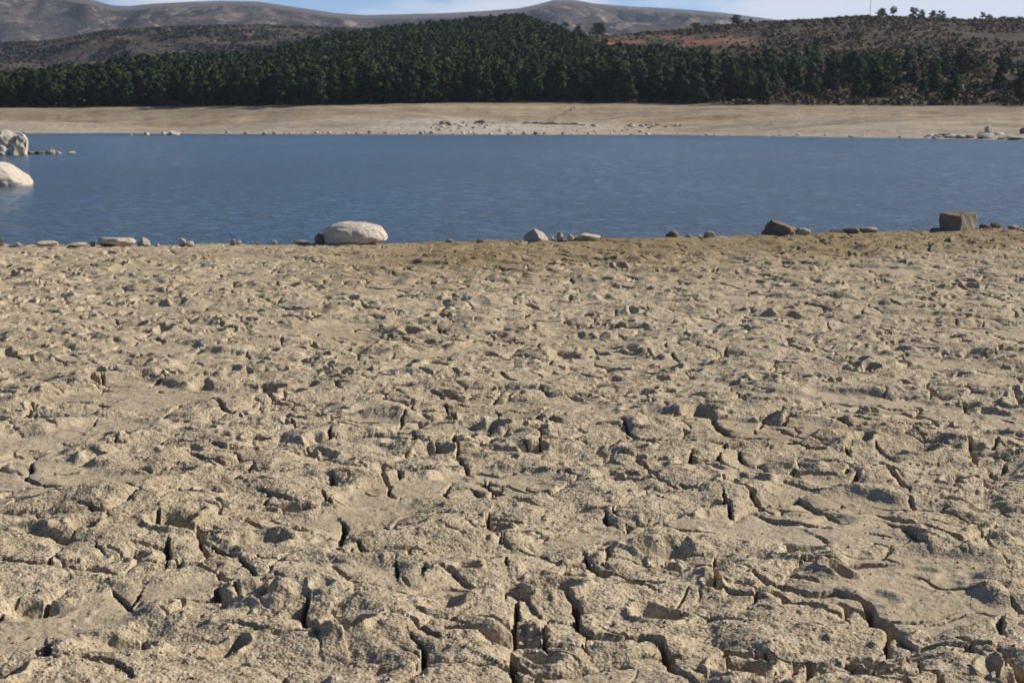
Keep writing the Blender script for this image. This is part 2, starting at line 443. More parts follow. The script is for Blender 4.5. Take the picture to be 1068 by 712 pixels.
def seg_height(k, px, u):
    """height and distance at fraction u between ring k and k+1"""
    px = np.asarray(px, float)
    Ya = RINGS[k][0](px); Yb = RINGS[k + 1][0](px)
    za = RINGS[k][1](px, Ya); zb = RINGS[k + 1][1](px, Yb)
    Y = Ya + (Yb - Ya) * u
    if k == 0: e = u
    elif k == 1: e = u
    elif k == 2: e = u + 0.10 * np.sin(2 * math.pi * u) * -0.6 + 0.05 * np.sin(math.pi * u)
    elif k in (4, 6): e = np.sin(u * math.pi / 2) ** 1.15
    else: e = u * u * (3 - 2 * u)
    z = za + (zb - za) * e
    X = (px - 534.0) / F * (Y * CP - (z - EYE) * SP)
    fade = np.sin(np.clip(u, 0, 1) * math.pi)
    if k == 1:
        z = z + 0.75 * fade * fbm(X / 14, Y / 9, 3, 4) + 2.3 * fade * perlin(X / 46, Y / 34, 8)
        z = z - 0.25 * sstep(0.0, 0.25, perlin(X / 40 + Y / 30, Y / 16, 11)) * fade
    elif k == 2:
        z = z + fade * (2.6 * fbm(X / 70, Y / 70, 5, 4) + 0.6 * fbm(X / 12, Y / 12, 6, 3))
    elif k == 3:
        z = z + fade * 3 * fbm(X / 60, Y / 60, 7, 3)
    elif k == 4:
        z = z + (0.15 + fade) * 13 * fbm(X / 160, Y / 200, 12, 5, 0.55)
    elif k == 5:
        z = z + fade * 8 * fbm(X / 100, Y / 100, 14, 4)
    elif k == 6:
        r = 1 - np.abs(fbm(X / 520, Y / 700, 21, 5, 0.55)) * 2.2
        z = z + fade * 95 * (r - 0.45) + (1 - fade) * u * 7 * fbm(X / 140, Y / 140, 23, 4, 0.6)
    ridge = {2: P_RIDGE, 4: P_HEATH, 6: P_MOUNT}.get(k)
    if ridge is not None:
        soft = 1.2 * (1 - u) ** 0.6 * (3.0 if k != 6 else 5.0)
        z = np.minimum(z, EYE + Y * slope_of(ridge(px) + soft))
    return X, Y, z
def build_seg(name, ks, nrs, mat, attr_fn=None, ncol=620):
    px = np.linspace(-560, 1630, ncol)
    rows = []
    us = []
    for k, nr in zip(ks, nrs):
        for i in range(nr + (1 if k == ks[-1] else 0)):
            rows.append((k, i / nr))
    X = np.zeros((len(rows), ncol)); Y = X.copy(); Z = X.copy()
    for r, (k, u) in enumerate(rows):
        X[r], Y[r], Z[r] = seg_height(k, px, np.full(ncol, u))
    at = attr_fn(px[None, :].repeat(len(rows), 0), np.array([k + u for k, u in rows])[:, None].repeat(ncol, 1), X, Y, Z) if attr_fn else None
    return tag(grid(name, X, Y, Z, mat, at), kind='structure')
def beach_attr(px, ku, X, Y, Z):
    u = np.clip(ku - 1, 0, 1)
    return {'upper': u, 'stony': (0.45 + 0.55 * np.exp(-((px - 490) / 95) ** 2)) * sstep(0.45, 0.15, u + 0.30 * fbm(X / 18, Y / 10, 31, 3)) * sstep(0, 0.02, u)}
def hill_attr(px, ku, X, Y, Z):
    py = 356 - F * np.tan(np.arctan2(Z - EYE, Y) + PITCH)
    n = fbm(X / 14, Y / 14, 41, 4)
    red = (sstep(610, 632, px + 18 * n) * sstep(800, 755, px + 25 * n) * sstep(49.5, 46, py + 4 * n) * sstep(36.5, 39, py + 3 * n)
           * sstep(-0.1, 0.15, perlin(X / 9, Y / 30, 44) + 0.22) * (1 - 0.8 * sstep(1.0, 0.4, np.abs(py - 40.2 + 2 * n))))
    low = sstep(70, 76, py + 8 * n) * sstep(106, 100, py) * sstep(820, 900, px) * sstep(0.18, 0.35, n) * 0.7
    return {'red': np.clip(red + low, 0, 1)}
build_seg('far_shore', [0, 1], [6, 90], M_SAND, beach_attr, 900)
build_seg('hillside', [2, 3], [170, 14], M_HILL, hill_attr, 700)
build_seg('heath_hill', [4, 5], [130, 8], M_HEATH, None, 600)
build_seg('mountains', [6, 7], [260, 12], M_MOUNT, None, 900)

# wide ground sheet under everything, out to the horizon
gx = np.array([-12000, -3000, -600, -60, 0, 60, 600, 3000, 12000.0])
gy = np.array([-12000, -3000, -400, -60, -6, 1.5, 40, 200, 700, 3000, 13000.0])
GX, GY = np.meshgrid(gx, gy)
GZ = np.where(GY < 0, -0.6, -4.0)
tag(grid('ground', GX, GY, GZ, M_SAND, {'upper': np.zeros_like(GX), 'stony': np.zeros_like(GX)}), kind='structure')

def far_point(px, k, u):
    X, Y, Z = seg_height(k, np.array([float(px)]), np.array([float(u)]))
    return float(X[0]), float(Y[0]), float(Z[0])
def point_on_beach(px, py):
    """point of the far beach seen at pixel"""
    us = np.linspace(0, 1, 200)
    X, Y, Z = seg_height(1, np.full(200, float(px)), us)
    p = 356 - F * np.tan(np.arctan2(Z - EYE, Y) + PITCH)
    i = int(np.argmin(np.abs(p - py)))
    return float(X[i]), float(Y[i]), float(Z[i])

# ------------------------------------------------------------------ lake
def build_water():
    rows = [15.0]
    while rows[-1] < 330: rows.append(rows[-1] + min(max(0.0042 * rows[-1], 0.07), 0.30))
    Yr = np.array(rows)
    tt = np.concatenate([np.linspace(-3.0, -0.46, 60), np.linspace(-0.45, 0.45, 860), np.linspace(0.46, 3.0, 60)])
    T, Y = np.meshgrid(tt, Yr)
    X = T * Y
    dy = np.gradient(Yr)[:, None]
    dx = np.maximum(np.gradient(tt)[None, :] * Y, 1e-3)
    rng = np.random.default_rng(5)
    Z = np.zeros_like(X)
    lam = np.concatenate([np.exp(rng.uniform(math.log(0.24), math.log(0.95), 34)), np.exp(rng.uniform(math.log(1.0), math.log(2.4), 26))])
    for l in lam:
        a = rng.normal(rad(255), rad(52))
        kx, ky = math.cos(a), math.sin(a)
        samp = np.maximum(abs(ky) * dy, abs(kx) * dx)
        amp = 0.0019 * l ** 0.8 * sstep(0.5, 0.25, samp / l)
        if l > 0.95: amp = amp * 0.9 * sstep(34, 90, Y)
        q = 2 * math.pi / l * (kx * X + ky * Y) + rng.uniform(0, 6.28) + 1.2 * perlin(X / (6 * l), Y / (6 * l), int(l * 100))
        Z += amp * np.sin(q)
    gust = 0.75 + 0.5 * sstep(-0.3, 0.4, fbm(X / 14, Y / 26, 77, 3))
    Z = Z * gust + WATER_Z
    tag(grid('lake_water', X, Y, Z, M_WATER), kind='structure')
build_water()

# ------------------------------------------------------------------ trees
def crown_np(h, r, n, size, rng, base=0.22, clumps=14, lean=0.0, flat=1.0, top=0.25, updrift=0.35):
    C = []
    for k in range(clumps):
        u = base + (1 - base) * ((k + rng.uniform(0.1, 0.9)) / clumps)
        v = (u - base) / (1 - base)
        env = r * (math.sin(math.pi * min(1, 0.24 + 0.48 * v)) ** 0.8) * (1 - (1 - top) * v ** 2.2)
        a = k * 2.4 + rng.uniform(-0.6, 0.6)
        rr = env * rng.uniform(0.25, 0.75)
        cr = r * rng.uniform(0.36, 0.56) * (1 - 0.42 * v)
        C.append((rr * math.cos(a), rr * math.sin(a), u * h - cr * 0.45, cr))
    C = np.array(C)
    w = C[:, 3] ** 2
    idx = rng.choice(len(C), n, p=w / w.sum())
    d = rng.normal(size=(n, 3)); d[:, 2] += updrift
    d /= np.linalg.norm(d, axis=1)[:, None]
    pos = C[idx, :3] + d * (C[idx, 3] * rng.uniform(0.62, 1.08, n))[:, None] * np.array([1, 1, 0.78 * flat])
    nor = d + rng.normal(size=(n, 3)) * 0.55
    nor /= np.linalg.norm(nor, axis=1)[:, None]
    ref = rng.normal(size=(n, 3))
    a = np.cross(nor, ref); a /= np.linalg.norm(a, axis=1)[:, None]
    b = np.cross(nor, a)
    s = size * rng.uniform(0.55, 1.25, n)[:, None]
    e = rng.uniform(0.5, 1.0, n)[:, None]
    q = np.stack([pos - a * s - b * s * e, pos + a * s - b * s * e * 0.6, pos + a * s * 0.7 + b * s * e, pos - a * s * 0.8 + b * s * e * 0.8], 1)
    cen = np.array([0, 0, h * 0.5 * (base + 1) - 0.15 * h])
    tn = pos - cen; tn /= np.linalg.norm(tn, axis=1)[:, None] + 1e-6
    fn = 0.55 * d + 0.45 * tn + np.array([0, 0, 0.30]) + 0.20 * rng.normal(size=(n, 3)); fn /= np.linalg.norm(fn, axis=1)[:, None]
    return q.reshape(-1, 3), np.repeat(fn, 4, 0)
def quads(n): return np.arange(4 * n, dtype=np.int32).reshape(-1, 4)
def tube_np(pts, rads, seg=6):
    V = []; Q = []
    for i, (p, r_) in enumerate(zip(pts, rads)):
        for j in range(seg):
            a = 2 * math.pi * j / seg
            V.append((p[0] + r_ * math.cos(a), p[1] + r_ * math.sin(a), p[2]))
    for i in range(len(pts) - 1):
        for j in range(seg):
            a = i * seg + j; b = i * seg + (j + 1) % seg
            Q.append((a, b, b + seg, a + seg))
    return np.array(V), np.array(Q, np.int32)
def trunk_np(h, rng, r0=0.14):
    V, Q = tube_np([(0, 0, -0.4), (0.03, 0, h * 0.3), (rng.normal(0, .06), rng.normal(0, .06), h * 0.62), (rng.normal(0, .08), rng.normal(0, .08), h * 0.93)],
                   [r0 * 1.25, r0, r0 * 0.65, r0 * 0.15])
    for k in range(7):
        z = h * rng.uniform(0.25, 0.8); a = rng.uniform(0, 6.28); ln = h * 0.22 * (1.1 - z / h)
        v, q = tube_np([(0, 0, z), (ln * .5 * math.cos(a), ln * .5 * math.sin(a), z + ln * .25), (ln * math.cos(a), ln * math.sin(a), z + ln * .6)],
                       [r0 * .35, r0 * .25, r0 * .1], 4)
        Q = np.concatenate([Q, q + len(V)]); V = np.concatenate([V, v])
    return V, Q
VARIANTS = []
def make_variant(kind, seed):
    rng = np.random.default_rng(seed)
    h = 8.0
    if kind == 'pine':
        q = crown_np(h, rng.uniform(2.0, 2.7), 1900, 0.19, rng, rng.uniform(0.10, 0.26), int(rng.integers(12, 19)), top=rng.uniform(0.35, 0.75))
        m = M_PINE
    elif kind == 'tall':
        q = crown_np(h, rng.uniform(1.4, 1.8), 1200, 0.18, rng, rng.uniform(0.4, 0.5), 11, top=0.5)
        m = M_PINE
    else:
        q = crown_np(h, 4.6, 2400, 0.25, rng, 0.30, 20, flat=0.9, top=0.75)
        m = M_BROAD
    c = mesh_np('crown', q[0], quads(len(q[0]) // 4), m, True, link=False, normals=q[1])
    tv, tq = trunk_np(h, rng, 0.14 if kind != 'round' else 0.22)
    t = mesh_np('trunk', tv, tq, M_BARK, True, link=False)
    return c, t
V_PINE = [make_variant('pine', 100 + i) for i in range(9)]
V_TALL = [make_variant('tall', 200 + i) for i in range(4)]
V_ROUND = [make_variant('round', 300 + i) for i in range(3)]
RNG = random.Random(8)
def tree(name, variant, x, y, z, h, wide, label, cat, group=None):
    e = bpy.data.objects.new(name, None); COL.objects.link(e)
    e.empty_display_size = 0.5
    e.location = (x, y, z); e.rotation_euler = (0, 0, RNG.uniform(0, 6.28))
    k = h / 8.0
    e.scale = (k * wide, k * wide, k)
    tag(e, label, cat, group)
    for src in variant:
        c = src.copy(); COL.objects.link(c); c.parent = e
    return e

P_TREETOP = prof([(540, 14), (560, 20), (585, 25), (603, 29), (615, 34), (628, 40), (645, 45), (700, 44), (730, 51), (780, 56), (800, 46), (830, 39), (862, 40), (885, 52), (905, 52), (940, 47), (975, 42), (1000, 41), (1030, 45), (1068, 42), (1200, 42)])
def pix_y(Y, Z): return 356 - F * np.tan(np.arctan2(Z - EYE, Y) + PITCH)
def forest_points():
    """candidate trees: px, u, X, Y, Z, h, zone"""
    rng = np.random.default_rng(12)
    pts = []
    # rows by distance, jittered; spacing about 4 m
    for k in range(140):
        u = (k + 0.5) / 140
        px0 = -150.0
        while px0 < 1220:
            Y = float(y_base(px0) + (y_ridge(px0) - y_base(px0)) * u)
            drow = float(y_ridge(px0) - y_base(px0)) / 140
            step = 11.5 / max(drow, 0.5) * F / Y
            px0 += step * rng.uniform(0.6, 1.4)
            uu = u + rng.uniform(-0.5, 0.5) / 140 * 2
            if uu < -0.004 + 0.02 * rng.uniform(0, 1) ** 2 + 0.02 * float(perlin(px0 / 17, 0.4, 305)): continue
            pts.append((px0, min(uu, 1.0)))
    P = np.array(pts)
    X, Y, Z = seg_height(2, P[:, 0], P[:, 1])
    h = rng.uniform(5.6, 8.9, len(P))
    px = P[:, 0]; u = P[:, 1]
    top = pix_y(Y, Z + h)
    n = fbm(X / 22, Y / 22, 61, 3)
    n2 = perlin(X / 9, Y / 14, 66)
    keep = np.ones(len(P), bool)
    right = px > 548
    keep &= ~(right & (top < P_TREETOP(px) - 3 * n))
    # the right hand slope opens into groups of trees
    open_ = sstep(700, 840, px)
    keep &= ~((rng.uniform(0, 1, len(P)) < open_ * 0.52) | ((n + 0.6 * n2 < 0.18) & (rng.uniform(0, 1, len(P)) < open_ * 0.95)))
    keep &= ~((px > 800) & (u < 0.10) & (rng.uniform(0, 1, len(P)) < 0.55))
    # left edge: the wood ends a little below the crest line
    keep &= ~((px < 260) & (u > 0.97))
    return px[keep], u[keep], X[keep], Y[keep], Z[keep], h[keep]
fpx, fu, fX, fY, fZ, fh = forest_points()
print('trees', len(fpx))
inframe = (fpx > -12) & (fpx < 1080)
score = fu * 1.0 - 0.10 * (fpx > 790) - 0.05 * (fpx > 850)
order = np.argsort(np.where(inframe, score, 9))
N_IND = 282
ind = set(order[:N_IND].tolist())
for i in sorted(ind):
    v = V_TALL[RNG.randrange(4)] if RNG.random() < 0.06 else V_PINE[RNG.randrange(9)]
    if fpx[i] < 790:
        lab, gr = 'dark green pine along the front edge of the forest behind the far beach', 'pines along the front edge of the forest'
    else:
        lab, gr = 'dark green pine standing in loose groups among brown scrub on the right hillside', 'pines in loose groups on the right hillside'
    tree('pine_tree', v, fX[i], fY[i], fZ[i], fh[i], RNG.uniform(0.85, 1.2), lab, 'tree', gr)
# the wood behind: a mass nobody could count
rng = np.random.default_rng(44)
protos = [crown_np(8.0, rng.uniform(2.0, 2.7), 280, 0.33, rng, 0.25, 11, top=rng.uniform(0.4, 0.75)) for _ in range(12)]
chunks = []; nchunks = []
for i in range(len(fpx)):
    if i in ind: continue
    q, qn = protos[rng.integers(12)]
    a = rng.uniform(0, 6.28); k = fh[i] / 8.0; wd = k * rng.uniform(0.8, 1.2)
    ca, sa = math.cos(a) * wd, math.sin(a) * wd
    c1, s1 = math.cos(a), math.sin(a)
    nchunks.append(np.stack([qn[:, 0] * c1 - qn[:, 1] * s1, qn[:, 0] * s1 + qn[:, 1] * c1, qn[:, 2]], 1))
    chunks.append(np.stack([q[:, 0] * ca - q[:, 1] * sa + fX[i], q[:, 0] * sa + q[:, 1] * ca + fY[i], q[:, 2] * k + fZ[i]], 1))
FV = np.concatenate(chunks)
tag(mesh_np('pine_forest', FV, quads(len(FV) // 4), M_PINE, True, normals=np.concatenate(nchunks)), 'dense dark pine wood covering the hill across the lake', 'forest', kind='stuff')

# single trees on the skyline of the hill
def ridge_tree(name, px, py_base, py_top, wpx, var, label, cat='tree', group=None, Yof=-6.0):
    Y = float(y_ridge(px)) + Yof
    u = (Y - float(y_base(px))) / float(y_ridge(px) - y_base(px))
    X, Yg, Z = seg_height(2, np.array([px]), np.array([min(u, 1.0)]))
    X, Y, Z = float(X[0]), float(Yg[0]), float(Z[0])
    h = Y * (float(slope_of(py_top)) - float((Z - EYE) / Y))
    nat = {'pine': 3.7, 'tall': 2.7, 'round': 9.0}
    kind = 'pine' if var in V_PINE else ('tall' if var in V_TALL else 'round')
    wm = wpx * Y / F
    wide = wm / (nat[kind] * h / 8.0)
    return tree(name, var, X, Y, Z, h, wide, label, cat, group)
ridge_tree('oak_tree', 625, 35, 23.5, 19, V_ROUND[0], 'broad rounded dark tree standing alone at the left end of the red earth strip')
ridge_tree('pine_tree', 603, 35, 24.5, 11, V_PINE[2], 'small pine poking above the forest edge beside the broad rounded tree', Yof=-10)
ridge_tree('oak_tree', 726, 35, 23.5, 13, V_ROUND[1], 'dark rounded tree at the upper edge of the red earth strip', Yof=-30)
ridge_tree('pine_tree', 768, 27, 15.5, 12, V_PINE[4], 'tallest dark pine on the skyline right of the far mountain', Yof=-8)
ridge_tree('pine_tree', 783, 27, 19.5, 5, V_TALL[1], 'slim small pine on the skyline just right of the tallest one')
ridge_tree('pine_tree', 919.5, 20, 8.5, 10.5, V_PINE[5], 'rounded pine on the skyline right next to the thin mast')
ridge_tree('pine_tree', 932, 20, 6.8, 9, V_TALL[0], 'taller pine with high crown, second right of the thin mast')
ridge_tree('pine_tree', 953.5, 21, 7.5, 9.5, V_PINE[1], 'left pine of the close pair on the crest of the right hill')
ridge_tree('pine_tree', 961.5, 21, 10, 8, V_PINE[7], 'right and lower pine of the close pair on the crest')
ridge_tree('pine_tree', 973.5, 22, 11, 10, V_PINE[3], 'squat bushy pine right of the close pair on the crest')
ridge_tree('pine_tree', 982, 22, 10.8, 8, V_PINE[6], 'narrow pine touching the squat bushy one on its right side')
ridge_tree('pine_tree', 995, 22, 17.5, 8, V_PINE[8], 'low pine bush in the gap of the skyline trees')
ridge_tree('pine_tree', 1016.5, 23, 17.5, 4, V_TALL[2], 'tiny slim pine on the skyline near the right edge')
ridge_tree('pine_tree', 1025, 23, 12.5, 6, V_TALL[3], 'thin tall pine on the skyline near the right edge')
ridge_tree('pine_tree', 1032, 23, 15, 8, V_PINE[0], 'short pine right of the thin tall one near the right edge')
for k, px in enumerate((1046, 1055, 1064)):
    ridge_tree('pine_tree', px, 23, 17.2 + 0.5 * (k % 2), 11, V_PINE[k], 'low pine in the dark row closing the skyline at the right', 'tree', 'low pines closing the skyline')

# mast
def mast():
    px = 907.5
    X, Y, Z = seg_height(2, np.array([px]), np.array([0.985])); X, Y, Z = float(X[0]), float(Y[0]), float(Z[0])
    e = bpy.data.objects.new('radio_mast', None); COL.objects.link(e); e.location = (X, Y, Z)
    tag(e, 'thin grey radio mast rising from the skyline of the right hill', 'mast')
    H = 11.0
    V = np.zeros((0, 3)); Q = np.zeros((0, 4), np.int32)
    def add(p0, p1, r):
        nonlocal V, Q
        p0 = Vector(p0); p1 = Vector(p1); d = (p1 - p0).normalized()
        a = d.orthogonal().normalized(); b = d.cross(a)
        vs = []
        for p in (p0, p1):
            for j in range(4):
                an = math.pi / 2 * j
                vs.append(p + r * (math.cos(an) * a + math.sin(an) * b))
        q = np.array([(j, (j + 1) % 4, 4 + (j + 1) % 4, 4 + j) for j in range(4)], np.int32)
        Q = np.concatenate([Q, q + len(V)]); V = np.concatenate([V, np.array([tuple(v) for v in vs])])
    cs = [(0.16 * math.cos(a), 0.16 * math.sin(a)) for a in (0, 2.094, 4.189)]
    for c in cs: add((c[0], c[1], -0.3), (c[0] * 0.6, c[1] * 0.6, H), 0.035)
    for i in range(22):
        z0 = H * i / 22; z1 = H * (i + 1) / 22
        for j in range(3):
            a = cs[j]; b = cs[(j + 1) % 3]; f0 = 1 - .4 * i / 22; f1 = 1 - .4 * (i + 1) / 22
            add((a[0] * f0, a[1] * f0, z0), (b[0] * f1, b[1] * f1, z1), 0.015)
    mesh_np('lattice', V, Q, M_STEEL, False, parent=e)
    V = np.zeros((0, 3)); Q = np.zeros((0, 4), np.int32)
    add((0, 0, H - 0.5), (0, 0, H + 1.6), 0.03)
    add((-0.4, 0, H + 0.9), (0.4, 0, H + 0.9), 0.02)
    mesh_np('antenna', V, Q, M_STEEL, False, parent=e)
mast()

# scrub on the slopes
def scrub(name, mat, label, n_want, seed, segs, mask, hmin, hmax, nf, size):
    rng = np.random.default_rng(seed)
    protos = []
    for k in range(8):
        protos.append(crown_np(1.0, 0.62, nf, size, rng, 0.15, 6, top=0.6))
    ch = []; nch = []
    for k, u0, u1, share in segs:
        m = int(n_want * share * 3)
        px = rng.uniform(-60, 1130, m); u = rng.uniform(u0, u1, m)
        X, Y, Z = seg_height(k, px, u)
        ok = mask(k, px, u, X, Y, Z, rng)
        sel = np.nonzero(ok)[0][:int(n_want * share)]
        for i in sel:
            q, qn = protos[rng.integers(8)]; s = rng.uniform(hmin, hmax); a = rng.uniform(0, 6.28); wd = s * rng.uniform(0.8, 1.7)
            ca, sa = math.cos(a) * wd, math.sin(a) * wd
            c1, s1 = math.cos(a), math.sin(a)
            nch.append(np.stack([qn[:, 0] * c1 - qn[:, 1] * s1, qn[:, 0] * s1 + qn[:, 1] * c1, qn[:, 2]], 1))
            ch.append(np.stack([q[:, 0] * ca - q[:, 1] * sa + X[i], q[:, 0] * sa + q[:, 1] * ca + Y[i], q[:, 2] * s + Z[i] - 0.1 * s], 1))
    V = np.concatenate(ch)
    tag(mesh_np(name, V, quads(len(V) // 4), mat, True, normals=np.concatenate(nch)), label, 'scrub', kind='stuff')
def m_brown(k, px, u, X, Y, Z, rng):
    n = fbm(X / 26, Y / 26, 71, 3)
    py = pix_y(Y, Z)
    if k == 2:
        red = (px > 612) & (px < 790) & (py < 50) & (py > 37)
        return ((px > 600) & (n > -0.25) & (~red | (rng.uniform(0, 1, len(px)) < 0.22))) | ((u < 0.02) & (px > 780))
    return n > -0.1
scrub('dry_scrub', M_SCRUB, 'brown leafless scrub covering the open slopes of the hills', 9000, 3, [(2, 0.0, 0.97, 1.0)], m_brown, 0.4, 1.05, 30, 0.22)
def m_dark(k, px, u, X, Y, Z, rng):
    n = fbm(X / 40, Y / 50, 73, 3)
    py = pix_y(Y, Z)
    if k == 2:
        return (px > 640) & (n > -0.12 + 0.3 * rng.uniform(0, 1, len(px))) & ~((px < 790) & (py < 50) & (py > 37) & (rng.uniform(0, 1, len(px)) < 0.75))
    return n > -0.05 + 0.35 * rng.uniform(0, 1, len(px))
scrub('evergreen_scrub', M_SHRUB, 'dark evergreen scrub dotted over the hillsides', 2600, 4, [(2, 0.03, 0.96, 1.0)], m_dark, 0.4, 1.4, 26, 0.24)
scrub('heath_scrub', M_SHRUB, 'dark low scrub mottling the brown hill behind the forest', 24000, 6, [(4, 0.2, 1.0, 1.0)], m_dark, 0.5, 2.3, 12, 0.36)
scrub('heather', M_SCRUB, 'brown heather and leafless scrub on the hill behind the forest', 14000, 7, [(4, 0.2, 1.0, 1.0)], m_brown, 0.5, 1.8, 12, 0.36)

# ------------------------------------------------------------------ rocks
def rock_mesh(dims, seed, sub=4, cuts=9, rough=0.10, flat_base=0.25, cutdepth=(0.5, 0.82), cutlist=None):
    bm = bmesh.new()
    bmesh.ops.create_icosphere(bm, subdivisions=sub, radius=1.0)
    V = np.array([v.co[:] for v in bm.verts]); T = np.array([[v.index for v in f.verts] for f in bm.faces], np.int32)
    bm.free()
    rng = np.random.default_rng(seed)
    N = [(rng.normal(size=3), rng.uniform(*cutdepth)) for _ in range(cuts)]
    if cutlist: N = [(np.array(n, float), d) for n, d in cutlist] + N
    for n, d in N:
        n = n / np.linalg.norm(n)
        e = V @ n - d
        V = V - np.outer(np.where(e > 0, e * 0.94, 0), n)
    o = seed * 3.7
    def n3(f, s): return perlin(V[:, 0] * f + o, V[:, 1] * f + V[:, 2] * f * 0.7, s) + perlin(V[:, 2] * f - o, V[:, 0] * f * 0.6 + V[:, 1] * f, s + 3)
    r = rough * (0.7 * n3(1.4, seed) + 0.6 * n3(3.2, seed + 1) + 0.38 * n3(7.5, seed + 2) + (0.16 * n3(17, seed + 4) if sub > 3 else 0))
    nn = V / (np.linalg.norm(V, axis=1)[:, None] + 1e-6)
    V = V + nn * r[:, None]
    mn, mxx = V.min(0), V.max(0)
    V = (V - (mn + mxx) / 2) / ((mxx - mn) / 2)
    V = V * np.array(dims) / 2
    V[:, 2] += dims[2] * (0.5 - flat_base)
    return V, T
def rock(name, x, y, z, dims, mat, label, cat='rock', group=None, seed=1, rz=0.0, sub=4, cuts=9, rough=0.10, base=0.25, **kw):
    V, T = rock_mesh(dims, seed, sub, cuts, rough, base, **kw)
    o = mesh_np(name, V, T, mat, True)
    try:
        o.data.set_sharp_from_angle(angle=rad(38))
    except Exception:
        pass
    o.location = (x, y, z); o.rotation_euler = (0, 0, rz)
    return tag(o, label, cat, group)
def rock_px(name, x0, x1, ytop, ybase, mat, label, z=0.0, depth=None, Y=None, base=0.22, **kw):
    """a stone between photo columns x0 and x1, foot at ybase, on the level z"""
    xc = (x0 + x1) / 2
    if Y is None: X, Y = gp(xc, ybase, z)
    else: X = (xc - 534) / F * (Y * CP - (z - EYE) * SP)
    s = Y / F
    wd = (x1 - x0) * s
    h = max((ybase - ytop) * s, 0.01)
    ht = h / (1 - base)
    dp = depth if depth else wd * 0.75
    return rock(name, X, Y + dp * 0.3, z, (wd, dp, ht), mat, label, base=base, **kw)

# boulders standing in the water at the left
WZ = WATER_Z
rock_px('boulder', -34, 28, 169.5, 194, M_PALE, 'smooth pale domed boulder in the water, cut by the left photo edge', z=WZ, seed=11, cuts=0, cutlist=[((.72, -.15, .7), .66), ((.2, -.7, .7), .85)], rough=0.045, base=0.42, depth=1.5, sub=5)
Ys_ = 84.0
def stack(name, x0, x1, yt, yb, label, seed, dY=0.0, mat=None, **kw):
    z = EYE + (Ys_ + dY) * float(slope_of(yb))
    return rock_px(name, x0, x1, yt, yb, mat or M_PALE, label, z=z, Y=Ys_ + dY, seed=seed, group='pale boulders piled in the water', **kw)
stack('boulder', -9, 8.5, 151.5, 163.5, 'low rounded boulder at the foot of the pile by the left photo edge', 21, 0, base=0.3, cuts=4)
stack('boulder', 8, 18.5, 152.5, 163.5, 'small boulder wedged at the foot of the pile, beneath the tilted one', 22, 0.1, base=0.3, cuts=5)
stack('boulder', 13.5, 28.8, 138.5, 164, 'upright square boulder forming the right side of the pile', 23, 0.7, base=0.15, cuts=5, rough=0.13, cutlist=[((1, -.3, 0), .72), ((.5, 0, .8), .8)], depth=1.1)
stack('boulder', -7, 17.5, 135.8, 153.5, 'big tilted boulder resting on top of the pile in the water', 24, 0.7, base=0.08, cuts=5, cutlist=[((.5, -.7, .3), .6)], depth=1.0)
for k, (a, b, yt, yb, mt, lb) in enumerate([
        (27, 38, 157.6, 160.8, M_DARK, 'dark flat stone just right of the boulder pile in the water'),
        (36, 46, 157.2, 160.8, M_DARK, 'brown flat stone in the middle of the line leading from the pile'),
        (46.5, 57, 154.6, 161, M_GREY, 'pale rounded stone, highest of the line leading from the pile'),
        (56, 63.5, 157.6, 160.6, M_GREY, 'small low stone right of the highest one in the line'),
        (69.5, 78, 157.8, 161, M_PALE, 'last small stone at the right end of the line in the water')]):
    rock_px('stone', a, b, yt, yb, mt, lb, z=WZ, seed=40 + k, base=0.35, cuts=6, sub=3, group='low stones in the water beside the pile')

